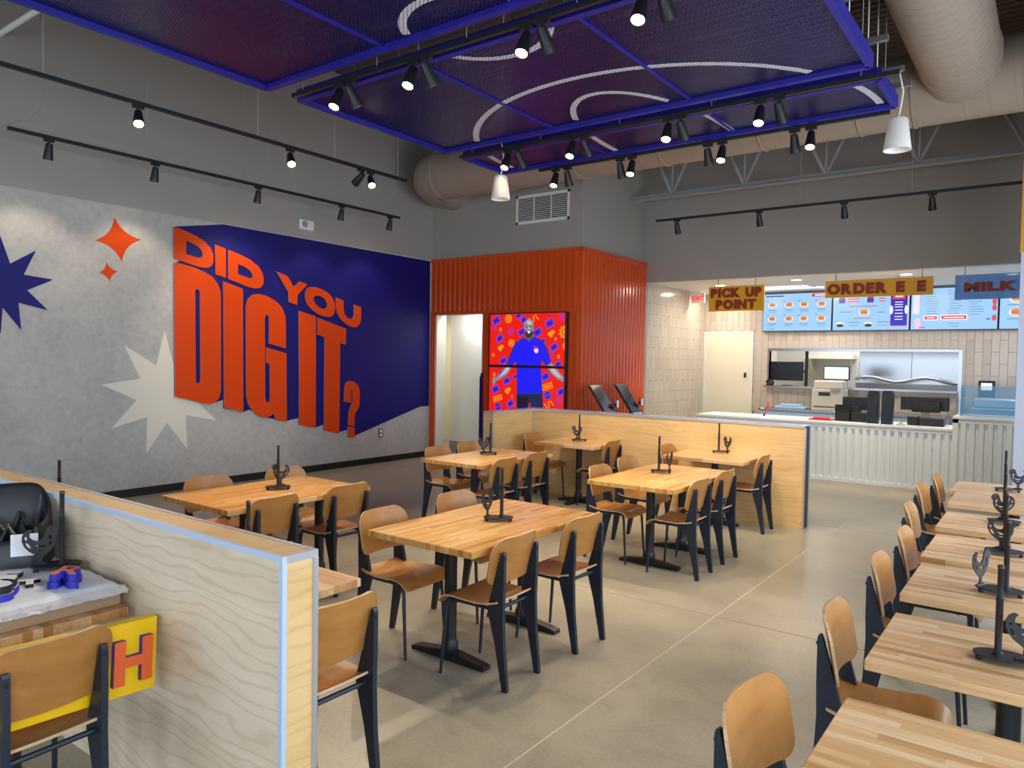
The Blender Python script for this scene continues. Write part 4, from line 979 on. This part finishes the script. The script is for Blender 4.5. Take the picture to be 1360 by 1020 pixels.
# menu boards on the kitchen back wall
mx = [-4.815, -3.492, -2.170, -0.836, 0.486]; mz0, mz1 = 2.435, 3.185
rr = random.Random(3)
names = ('leftmost menu screen with eight small burger pictures', 'second menu screen with a dark blue panel at its right', 'third menu screen with columns of text lines and red labels', 'rightmost menu screen, mostly hidden by the column')
for i in range(4):
    t = thing('menu_screen', names[i], 'menu screen', ((mx[i]+mx[i+1])/2, YKB-0.06, (mz0+mz1)/2), 0, 'menu screens over the kitchen pass')
    w, h = (mx[i+1]-mx[i])/2-0.004, (mz1-mz0)/2
    MB().cbox(-w, w, -0.03, 0.048, -h, h, 0.004).build('housing', 'black_plastic', t)
    a = Art(); e = 0.012; a.rect('9CCBF5', -w+e, -h+e, w-e, h-e, 0)
    X = lambda f: -w+e+f*(2*w-2*e); Zz = lambda f: h-e-f*(2*h-2*e)
    def line(u, v, L, c='3A4A66', t_=0.010): a.rect(c, X(u), Zz(v)-t_/2, X(u)+L, Zz(v)+t_/2, 1)
    def burger(u, v, s=1.0):
        x, z = X(u), Zz(v)
        a.ell('F4EDE2', x, z, 0.085*s, 0.055*s, 1); a.ell('D98A3A', x, z+0.02*s, 0.06*s, 0.03*s, 2); a.rect('C8382C', x-0.06*s, z-0.012*s, x+0.06*s, z+0.004*s, 3); a.ell('E0A050', x, z-0.024*s, 0.055*s, 0.016*s, 3)
    if i == 0:
        line(0.04, 0.06, 0.34, '26406E', 0.022); a.rect('D81E36', X(0.72), Zz(0.1), X(0.98), Zz(0.02), 1); a.rect('FFFFFF', X(0.76), Zz(0.075), X(0.94), Zz(0.045), 2)
        for r_, v in enumerate((0.30, 0.68)):
            for c_, u in enumerate((0.14, 0.39, 0.61, 0.86)):
                burger(u, v); line(u-0.06, v+0.14, 0.16); line(u-0.05, v+0.19, 0.12, '6F86AC', 0.007); line(u-0.09, v-0.1, 0.05)
        line(0.08, 0.95, 0.14, '6F86AC')
    elif i == 1:
        for u in (0.12, 0.5):
            a.poly('C8382C', [(X(u)-0.06, Zz(0.06)), (X(u)+0.06, Zz(0.06)), (X(u)+0.05, Zz(0.2)), (X(u)-0.05, Zz(0.2))], 1); a.rect('2A28A8', X(u)-0.055, Zz(0.3), X(u)+0.055, Zz(0.19), 2)
        for (u, v) in ((0.2, 0.06), (0.2, 0.19), (0.28, 0.06), (0.28, 0.19), (0.62, 0.06), (0.62, 0.19)):
            a.rect('E03050', X(u), Zz(v+0.09), X(u)+0.09, Zz(v), 1); a.rect('FBE3EA', X(u)+0.01, Zz(v+0.06), X(u)+0.08, Zz(v+0.03), 2)
        line(0.22, 0.39, 0.48, 'C05A7A', 0.016); line(0.28, 0.7, 0.3, 'C05A7A', 0.016)
        burger(0.42, 0.55, 1.1); line(0.1, 0.53, 0.2); line(0.6, 0.55, 0.12)
        for u in (0.1, 0.48): a.ell('F2EEE6', X(u), Zz(0.84), 0.07, 0.035, 1); a.ell('2A2A30', X(u), Zz(0.88), 0.065, 0.03, 2); line(u+0.12, 0.8, 0.2); line(u+0.12, 0.88, 0.16, '6F86AC')
        a.rect('E8A6E8', X(0.755), Zz(0.93), X(0.985), Zz(0.01), 1); a.rect('2420B4', X(0.765), Zz(0.9), X(0.975), Zz(0.02), 2); a.rect('E8304C', X(0.79), Zz(0.24), X(0.95), Zz(0.03), 3); a.rect('FCE6EA', X(0.82), Zz(0.19), X(0.92), Zz(0.08), 4)
        for v in (0.3, 0.36, 0.42, 0.5, 0.58, 0.66, 0.73): a.rect('E6E6FA', X(0.82), Zz(v+0.022), X(0.92), Zz(v), 3)
        a.ell('EFEFFA', X(0.775), Zz(0.5), 0.03, 0.08, 3); a.ell('EFEFFA', X(0.965), Zz(0.5), 0.03, 0.08, 3)
    elif i == 2:
        for v in [0.08+0.06*q for q in range(10)]:
            line(0.17+0.02*rr.random(), v, 0.14+0.08*rr.random(), '5E76A0', 0.008); line(0.43+0.03*rr.random(), v, 0.12+0.1*rr.random(), '5E76A0', 0.008)
            if v > 0.3: line(0.68, v+0.03, 0.12+0.1*rr.random(), '5E76A0', 0.008)
        a.rect('E8E2F6', X(0.02), Zz(0.62), X(0.1), Zz(0.1), 1); a.ell('F0C8DC', X(0.08), Zz(0.85), 0.05, 0.1, 1)
        a.rect('FFFFFF', X(0.155), Zz(0.78), X(0.325), Zz(0.66), 1); a.rect('D81E46', X(0.165), Zz(0.76), X(0.315), Zz(0.68), 2); a.rect('F9D9E0', X(0.19), Zz(0.735), X(0.29), Zz(0.705), 3)
        a.rect('FFFFFF', X(0.355), Zz(0.78), X(0.665), Zz(0.65), 1); a.rect('D81E46', X(0.365), Zz(0.76), X(0.655), Zz(0.67), 2); a.rect('F9D9E0', X(0.39), Zz(0.735), X(0.63), Zz(0.70), 3)
        for v in (0.36, 0.5, 0.74): a.ell('D84A62', X(0.965), Zz(v), 0.035, 0.055, 1)
        a.rect('5A2EA8', X(0.88), Zz(0.78), X(0.92), Zz(0.75), 1); line(0.44, 0.86, 0.18, '5E76A0', 0.008); line(0.46, 0.93, 0.14, '5E76A0', 0.008); line(0.1, 0.95, 0.1, 'D84A62', 0.02)
    else:
        for v in (0.3, 0.62): burger(0.18, v, 1.3); line(0.08, v+0.15, 0.2)
    a.build('picture', 'menu_picture', t, (0, -0.031, 0))

# ------------------------------------------------------------------ hanging signs
def sign(name, label, x0, x1, z0, z1, y, board, rows, rods, lm):
    t = thing(name, label, 'hanging sign', ((x0+x1)/2, y, (z0+z1)/2))
    w, h = (x1-x0)/2, (z1-z0)/2
    MB().cbox(-w, w, -0.012, 0.012, -h, h, 0.003).build('board', board, t)
    for (txt, size, cx, cz, bold, fx) in rows:
        # one mesh per character
        adv = 0; items = []
        for ch in txt:
            if ch == ' ': adv += size*0.34*fx; continue
            me = text_mesh(ch, size, 0.010, bold, lm, fx)
            xs_ = [v.co.x for v in me.vertices]; wch = max(xs_)-min(xs_); mid = (max(xs_)+min(xs_))/2
            items.append((me, adv+wch/2-mid)); adv += wch+size*0.085
        adv -= size*0.085
        for me, px in items:
            o = link('letter', me, t, (cx-adv/2+px, -0.022, cz-size*0.35)); o.rotation_euler = (PI/2, 0, 0)
    for rx in rods: MB().tube([(rx, 0, h), (rx, 0, ZK-(z0+z1)/2)], 0.005, 6).build('hanger_rod', 'black_metal', t)
    return t
LM = ['sign_red', 'sign_red']
sign('hanging_sign', 'mustard sign with brown letters reading PICK UP POINT', -4.93, -3.97, 2.68, 3.105, 12.42, 'mustard', [('PICK UP', 0.20, 0, 0.10, 0.013, 1.0), ('POINT', 0.20, 0, -0.10, 0.013, 1.0)], (-0.32, 0.32), LM)
sign('hanging_sign', 'long mustard sign reading ORDER with letters missing after it', -3.01, -1.51, 2.845, 3.112, 12.42, 'mustard', [('ORDER', 0.21, -0.29, 0.0, 0.013, 1.05), ('E', 0.20, 0.32, 0.0, 0.013, 1.1), ('E', 0.20, 0.60, 0.0, 0.013, 1.1)], (-0.6, 0.6), LM)
sign('hanging_sign', 'blue translucent sign with dark red letters starting MILK', -1.235, 0.1, 2.755, 3.11, 12.42, 'acrylic_blue', [('MILKS', 0.165, -0.16, 0.0, 0.012, 1.5)], (-0.55, 0.5), LM)
es = thing('exit_sign', 'small red exit sign under the kitchen ceiling', 'exit sign', (-5.86, 14.2, 3.08))
MB().cbox(-0.14, 0.14, -0.02, 0.02, -0.1, 0.1, 0.006).build('housing', 'white_paint', es)
o = link('lettering', text_mesh('EXIT', 0.13, 0.003, 0.003, ['exit_red']), es, (0, -0.024, -0.045)); o.rotation_euler = (PI/2, 0, 0)
MB().tube([(0, 0, 0.1), (0, 0, 0.14)], 0.012, 8).build('stem', 'white_paint', es)

# ------------------------------------------------------------------ kitchen ceiling lights
for i, (x, y) in enumerate(((-5.06, 13.28), (-3.61, 12.95), (-3.58, 14.33), (-1.95, 12.95), (-0.6, 13.6), (-5.5, 14.4))):
    t = thing('recessed_downlight', 'round recessed ceiling light in the kitchen, %s' % ('above the pick-up sign', 'left of the ORDER sign', 'close to the menu screens', 'above the ORDER sign', 'over the tall counter', 'by the tiled side wall')[i], 'ceiling light', (x, y, ZK), 0, 'recessed kitchen lights')
    MB().lathe([(0.001, -0.006), (0.085, -0.006), (0.085, -0.003), (0.001, -0.003)], 20).build('diffuser', 'downlight', t)
    MB().lathe([(0.085, -0.008), (0.105, -0.006), (0.105, 0.0), (0.085, 0.0)], 20).build('trim_ring', 'white_paint', t)
    L = bpy.data.lights.new('downlight_beam', 'AREA'); L.shape = 'DISK'; L.size = 0.16; L.energy = 13; L.color = (1.0, 0.88, 0.72)
    lo = bpy.data.objects.new('downlight_beam', L); col.objects.link(lo); lo.parent = t; lo.location = (0, 0, -0.02)
tf = thing('ceiling_troffer', 'rectangular flush light panel in the kitchen ceiling', 'ceiling light', (-4.3, 14.2, ZK))
B(-0.6, 0.6, -0.3, 0.3, -0.006, 0).build('diffuser', 'troffer', tf)
# cookline and hall lamps
def lamp_panel(nm, lab, x, y, z, sx, sy, e, c):
    t = thing(nm, lab, 'ceiling light', (x, y, z))
    B(-sx/2, sx/2, -sy/2, sy/2, -0.01, 0).build('diffuser', 'troffer', t)
    L = bpy.data.lights.new('panel_light', 'AREA'); L.shape = 'RECTANGLE'; L.size = sx; L.size_y = sy; L.energy = e; L.color = c
    lo = bpy.data.objects.new('panel_light', L); col.objects.link(lo); lo.parent = t; lo.location = (0, 0, -0.03)
lamp_panel('ceiling_panel_light', 'flat light panel over the cooking area behind the pass', -3.0, 16.2, ZK, 2.4, 0.6, 60, (0.95, 0.97, 1.0))
lamp_panel('ceiling_panel_light', 'flat light panel in the hall behind the doorway', -8.6, 10.42, 2.75, 0.6, 0.4, 9, (1.0, 0.98, 0.94))
lamp_panel('ceiling_panel_light', 'flat light panel deep in the hall, round the corner', -10.0, 11.5, 2.75, 0.6, 0.6, 14, (1.0, 0.95, 0.85))

# ------------------------------------------------------------------ things in the kitchen
def span(y, x0, y0, x1, y1):
    a_, b_ = at(1, y, x0, y0), at(1, y, x1, y1); return a_.x, b_.x, b_.z, a_.z
CT = 0.912
# back counter with blue protective film
bx0, bx1 = -4.62, -1.5
bc = thing('back_counter', 'steel back counter with blue protective film below the pass', 'counter', (0, 0, 0))
B(bx0, bx1, 14.32, YKB-0.02, 0.08, 0.90).build('body', 'blue_film', bc)
MB().cbox(bx0-0.01, bx1, 14.29, YKB-0.02, 0.90, 0.935, 0.004).build('worktop', 'steel', bc)
for q in range(5): B(bx0+0.02+q*0.62, bx0+0.60+q*0.62, 14.305, 14.32, 0.14, 0.88).build('door', 'blue_film', bc)
for q in range(2): B(bx0+0.1+q*1.4, bx0+0.16+q*1.4, 14.4, 14.9, 0, 0.08).build('leg', 'steel', bc)
t = thing('food_pan', 'pale blue lidded pan on the left of the back counter', 'pan', (-4.1, 14.65, 0.935))
MB().cbox(-0.28, 0.28, -0.18, 0.18, 0, 0.05, 0.01).build('tray', 'blue_film', t); MB().cbox(-0.2, 0.2, -0.12, 0.12, 0.05, 0.09, 0.012).build('lid', 'blue_film', t)
# printer
x0, x1, z0, z1 = span(14.5, 1080, 505, 1120, 540)
t = thing('office_printer', 'beige box printer on the back counter', 'printer', ((x0+x1)/2, 14.62, 0.935))
w = (x1-x0)/2; hh = z1-0.935
MB().cbox(-w, w, -0.2, 0.22, 0, hh*0.72, 0.015).build('body', 'printer_beige', t)
MB().cbox(-w*0.9, w*0.98, -0.19, 0.2, hh*0.72, hh, 0.02).build('scanner_lid', 'printer_beige', t)
MB().cbox(-w*0.55, w*0.2, -0.212, -0.2, hh*0.5, hh*0.62, 0.004).build('display', 'screen_dark', t)
B(-w*0.85, w*0.6, -0.206, -0.2, hh*0.12, hh*0.15).build('paper_slot', 'black_plastic', t)
MB().cbox(w*0.25, w*0.85, -0.25, -0.18, hh*0.66, hh*0.78, 0.006).build('control_panel', 'grey_wainscot', t)
# monitors at the pass
def monitor(lab, y, px, scr, arm):
    x0, x1, z0, z1 = span(y, *px)
    t = thing('kitchen_monitor', lab, 'monitor', ((x0+x1)/2, y, PZ0))
    w = (x1-x0)/2; a0, a1 = z0-PZ0, z1-PZ0
    MB().cbox(-w, w, 0, 0.05, a0, a1, 0.008).build('housing', 'black_plastic', t)
    B(-w+0.02, w-0.02, -0.004, 0, a0+0.02, a1-0.02).build('screen', scr, t)
    if arm: MB().tube([(w+0.05, 0.06, 0), (w+0.05, 0.06, PZ1-PZ0)], 0.03, 10).tube([(0.0, 0.05, (a0+a1)/2), (w+0.05, 0.06, (a0+a1)/2)], 0.02, 8).build('pole', 'black_metal', t)
    else: MB().tube([(w*0.7, 0.04, 0.0), (w*0.7, 0.04, a0+0.03)], 0.035, 10).build('post', 'black_metal', t); 
    MB().cbox(-0.1, 0.1, 0.0, 0.1, 0.0, 0.012, 0.003).build('foot', 'black_metal', t)
monitor('black kitchen monitor, dark screen, at the left end of the pass', 15.12, (1024, 480, 1066, 506), 'screen_dark', True)
monitor('kitchen monitor with a bright white screen in the pass', 15.10, (1094, 486, 1128, 505), 'screen_white', False)
t = thing('handset', 'black phone handset at the left end of the pass ledge', 'phone', (-4.63, YKB-0.1, PZ0))
MB().cbox(-0.05, 0.07, -0.06, 0.04, 0, 0.05, 0.01).build('cradle', 'black_plastic', t); MB().tube([(-0.06, -0.02, 0.06), (-0.02, -0.02, 0.1), (0.05, -0.02, 0.09), (0.1, -0.02, 0.05)], 0.025, 8).build('receiver', 'black_plastic', t)
x0, x1, z0, z1 = span(17.0, 1070, 471, 1134, 477)
t = thing('wall_shelf', 'cream wall shelf with a bracket behind the pass', 'shelf', (0, 17.3, 0))
B(x0, x1, -0.4, 0, z0, z1).build('board', 'cream_paint', t)
for xx in (x0+0.1, x1-0.1): MB().prism([[(0, z0), (-0.3, z0), (0, z0-0.28)]], lambda u, v: (xx-0.012, u, v), lambda u, v: (xx+0.012, u, v)).build('bracket', 'cream_paint', t)
# stainless wall sheets behind the pass
x0, x1, z0, z1 = span(17.25, 1142, 462, 1300, 516)
ss = thing('steel_wall_lining', 'stainless steel wall sheets behind the kitchen pass', 'wall lining', (0, 17.27, 0))
xx = x0
while xx < x1:
    e = min(xx+1.0, x1); MB().cbox(xx+0.003, e-0.003, 0, 0.025, 1.0, 2.9, 0.003).build('sheet', 'steel', ss); xx = e
t = thing('hood_edge', 'wavy steel hood lip under the stainless sheets', 'hood', (0, 16.9, 0))
pts = [(x0+(x1-x0)*k/12, 0, 1.50+0.05*math.sin(k*1.1)) for k in range(13)]
MB().tube(pts, 0.03, 8).build('lip', 'steel', t); B(x0, x1, 0.03, 0.38, 1.30, 1.42).build('tray', 'galvanised', t)
# point-of-sale units and speakers on the service counter
def px_box(t, y, px, dep, name, m, ch=0.008, zb=None, oy=0.0):
    x0, x1, z0, z1 = span(y, *px)
    if zb is not None: z0 = zb
    L = t.location
    return MB().cbox(x0-L.x, x1-L.x, oy, oy+dep, z0-L.z, z1-L.z, ch).build(name, m, t)
y = 12.32
t = thing('sales_terminal', 'black cash terminal left of the two tall black boxes', 'cash terminal', (at(1, y, 1130, 545).x, y, CT))
px_box(t, y, (1109, 547, 1128, 562), 0.25, 'printer_box', 'black_plastic', 0.006, CT); px_box(t, y, (1130, 548, 1150, 562), 0.25, 'cash_box', 'black_plastic', 0.006, CT)
px_box(t, y, (1109, 537, 1129, 548), 0.05, 'customer_screen', 'screen_dark', 0.006); px_box(t, y, (1115, 527, 1152, 546), 0.05, 'screen_back', 'black_plastic', 0.01, None, 0.2)
px_box(t, y, (1126, 540, 1140, 555), 0.08, 'stand_arm', 'black_metal', 0.006, CT, 0.12)
for (pa, lab) in (((1152, 519, 1165, 566), 'tall black box speaker, the left of two on the counter'), ((1171, 519, 1184, 567), 'tall black box speaker, the right of two on the counter')):
    x0, x1, z0, z1 = span(12.2, *pa); w = (x1-x0)/2
    t = thing('black_speaker', lab, 'speaker', ((x0+x1)/2, 12.2, CT), 0, 'tall black boxes on the counter'); hh = z1-CT
    MB().prism([[(-w, 0), (w, 0), (w, hh*0.88), (w*0.8, hh), (-w*0.8, hh), (-w, hh*0.88)]], lambda u, v: (u, 0.03 if v > hh*0.7 else 0.0, v), lambda u, v: (u, 0.15, v)).build('cabinet', 'black_plastic', t)
    B(-w*0.9, w*0.9, -0.006, 0.0, 0.02, hh*0.62).build('grille', 'navy_black', t)
t = thing('sales_terminal', 'wide black cash terminal right of the two tall black boxes', 'cash terminal', (at(1, y, 1230, 545).x, y, CT))
px_box(t, y, (1205, 553, 1219, 567), 0.25, 'printer_box', 'black_plastic', 0.006, CT); px_box(t, y, (1220, 555, 1253, 568), 0.25, 'cash_box', 'black_plastic', 0.006, CT)
px_box(t, y, (1193, 526, 1258, 548), 0.05, 'screen_back', 'black_plastic', 0.012, None, 0.22); px_box(t, y, (1210, 533, 1247, 549), 0.05, 'front_screen', 'screen_dark', 0.008, None, 0.08)
px_box(t, y, (1222, 540, 1233, 556), 0.06, 'stand_arm', 'printer_beige', 0.004, CT, 0.14)
t = thing('food_tray', 'flat red tray lying on the service counter', 'tray', (at(1, 12.35, 1091, 558).x, 12.36, CT))
MB().cbox(-0.17, 0.17, -0.14, 0.14, 0, 0.018, 0.006).build('dish', 'red_plastic', t); MB().cbox(-0.11, 0.11, -0.09, 0.09, 0.018, 0.04, 0.008).build('folded_cloth', 'red_plastic', t)
p0 = at(1, 12.5, 1015, 552); p1 = at(1, 12.5, 1023, 533)
t = thing('red_wand', 'thin red stick leaning up from the counter', 'stick', (p0.x, 12.5, CT))
MB().tube([(0, 0, 0.005), (p1.x-p0.x, 0, p1.z-CT)], 0.012, 8).build('shaft', 'red_plastic', t); MB().tube([(-0.01, 0, 0.0), (0.01, 0, 0.03)], 0.016, 8).build('tip', 'black_plastic', t)
t = thing('packing_paper', 'crumpled clear wrapping beside the black boxes on the counter', 'wrapping', (at(1, 12.2, 1197, 562).x, 12.19, CT))
mb = MB(); r2 = random.Random(5)
grid = [[Vector((-0.055+0.11*i/7, -0.09+0.18*j/7, 0.008+0.07*r2.random()*(1-abs(i-3.5)/4)*(1-abs(j-3.5)/4.5))) for j in range(8)] for i in range(8)]
mb.shell(grid, 0.004, 0, 0).build('sheet', 'wrap', t)
# steel prep unit seen through the glass
t = thing('prep_unit', 'blue-film steel prep unit seen through the glass guard', 'prep table', (-0.55, 13.6, 0))
MB().cbox(-0.55, 0.6, 0, 0.7, 0, 1.15, 0.01).build('body', 'blue_film', t); MB().cbox(-0.5, 0.3, 0.1, 0.5, 1.15, 1.3, 0.02).build('bin', 'blue_film', t)
t = thing('card_phone', 'black wall device seen through the glass guard', 'device', (-0.97, YKB-0.012, 1.4))
MB().cbox(-0.12, 0.12, -0.06, 0, -0.18, 0.16, 0.01).build('housing', 'black_plastic', t); B(-0.08, 0.08, -0.066, -0.06, 0, 0.12).build('screen', 'screen_white', t)

# ------------------------------------------------------------------ things on the table before the front partition
ZP0 = 0.76
bw = thing('wrapped_board', 'pale board in crinkled clear wrap lying on the front left table', 'wrapped board', (-3.58, 1.13, ZP0), 0.0)
sx, sy = 0.565, 0.325
MB().cbox(-sx, sx-0.012, -sy, sy, 0.0, 0.05, 0.006).build('cardboard_core', 'cardboard', bw)
r2 = random.Random(11)
nx, ny = 36, 22
grid = []
for j in range(ny):
    row = []
    for i in range(nx):
        u, v = -1+2*i/(nx-1), -1+2*j/(ny-1)
        edge = max(abs(u), abs(v)); z = 0.083+0.002*r2.random()
        if edge > 0.97: z = 0.055+0.02*r2.random()
        row.append(Vector((u*(sx+0.012+0.006*r2.random()*(edge > 0.97)), v*(sy+0.01+0.006*r2.random()*(edge > 0.97)), z)))
    grid.append(row)
MB().shell(grid, 0.006, 0, 0).build('board_sheet', 'paper', bw)
# crinkled film hanging over the near and right edges
for side in range(2):
    grid = []
    for k in range(5):
        row = []
        for i in range(44):
            u = -1+2*i/43; z = 0.086-0.007*k+0.004*r2.random()
            o = 0.02+0.010*r2.random()*(k > 0)+0.004*k
            row.append(Vector((sx+o, u*sy, z)) if side else Vector((u*sx, -sy-o, z)))
        grid.append(row)
    MB().shell(grid, 0.002, 0, 0).build('film_fold', 'wrap', bw)
ZB = ZP0+0.0875
def letter_block(name, ch, loc, rz, size, layers, label):
    t = thing(name, label, 'letter', loc, rz)
    z = 0
    for (th, top, side, grow) in layers:
        me = text_mesh(ch, size, th/2, grow, [top, side]); o = link('letter_layer', me, t, (0, 0, z+th/2)); z += th
    return t
letter_block('loose_letter', 'R', (-3.125, 1.27, ZB), 0.75, 0.17, ((0.03, 'sign_purple', 'sign_purple', 0.009), (0.03, 'letter_orange', 'sign_purple', 0.004)), 'loose block letter R with orange face and blue sides')
letter_block('loose_letter', 'S', (-3.13, 1.045, ZB), 1.0, 0.20, ((0.03, 'letter_white', 'sign_purple', 0.014), (0.03, 'letter_white', 'black_plastic', 0.009)), 'loose white block letter S with blue sides, near the left edge')
letter_block('loose_letter', 'E', (-3.36, 1.14, ZB), 0.9, 0.16, ((0.022, 'letter_white', 'black_plastic', 0.010),), 'loose flat white letter E behind the S')
letter_block('loose_letter', 'T', (-3.235, 1.20, ZB), 1.2, 0.10, ((0.016, 'letter_white', 'black_plastic', 0.008),), 'small flat white letter piece beside the R')
# booster seat
bs = thing('booster_seat', 'black moulded plastic booster seat with a white label', 'booster seat', (-3.70, 1.30, ZB+0.001), 1.12)
nn = 48
def rim(k): 
    w = 2*PI*k/nn; c, s = math.cos(w), math.sin(w)
    e = 0.45; return (math.copysign(abs(c)**e, c), math.copysign(abs(s)**e, s), w)
def hgt(w):                         # backrest at +y
    s = math.sin(w); c = math.cos(w)
    b_ = max(0, s); arm = 0.205-0.03*max(0, -s)
    if s < -0.5 and abs(c) < 0.45: arm = 0.12
    return arm+0.125*(b_**0.6 if b_ > 0 else 0)*(1-0.35*abs(c)**3) if s > 0 else arm
rings = []
for kind in range(5):
    row = []
    for k in range(nn+1):
        cx_, sy_, w = rim(k % nn); H_ = hgt(w)
        if kind == 0: row.append(Vector((cx_*0.16, sy_*0.15, 0.0)))
        elif kind == 1: row.append(Vector((cx_*0.15, sy_*0.142, H_-0.02)))
        elif kind == 2: row.append(Vector((cx_*0.138, sy_*0.13, H_)))
        elif kind == 3: row.append(Vector((cx_*0.124, sy_*0.116, H_-0.02)))
        else: row.append(Vector((cx_*0.112, sy_*0.104, 0.085)))
    rings.append(row)
mb = MB()
vs = [p for r in rings for p in r]; C_ = nn+1
mb.add(vs, [(i*C_+j, i*C_+j+1, (i+1)*C_+j+1, (i+1)*C_+j) for i in range(4) for j in range(nn)], 0, True)
mb.add(rings[4][:-1], [tuple(range(nn))]); mb.add(rings[0][:-1], [tuple(range(nn))[::-1]])
mb.build('shell', 'black_plastic', bs)
for q in ((-0.05, -0.02, 0.15), (0.03, 0.02, 0.17), (0.0, -0.08, 0.13)):
    MB().tube([(q[0]-0.04, q[1], 0.09), (q[0], q[1]+0.02, q[2]+0.04), (q[0]+0.03, q[1]-0.03, q[2]-0.01), (q[0]+0.05, q[1], 0.09)], 0.012, 6).build('strap', 'black_metal', bs)
o = MB().cbox(0.015, 0.115, -0.1525, -0.150, 0.055, 0.15, 0.0005).build('paper_label', 'paper', bs)
stand(-3.425, 1.375, ZB, L0+'the wrapped board by the booster seat', -0.06, 1, 8)
# yellow sign leaning between chair and table
ys_ = thing('yellow_sign', 'yellow sign board with raised orange letters standing on a chair', 'sign board', (-2.79, 1.115, 0.505))
ys_.rotation_euler = (-0.04, 0, 0.02)
MB().cbox(-0.025, 0.025, -0.36, 0.345, 0, 0.275, 0.003).build('board', 'yellow_board', ys_)
for ch, yy in (('H', 0.245),):
    me = text_mesh(ch, 0.215, 0.012, 0.010, ['letter_orange', 'sign_purple']); o = link('letter', me, ys_, (0.037, yy, 0.06)); o.rotation_euler = (PI/2, 0, PI/2)
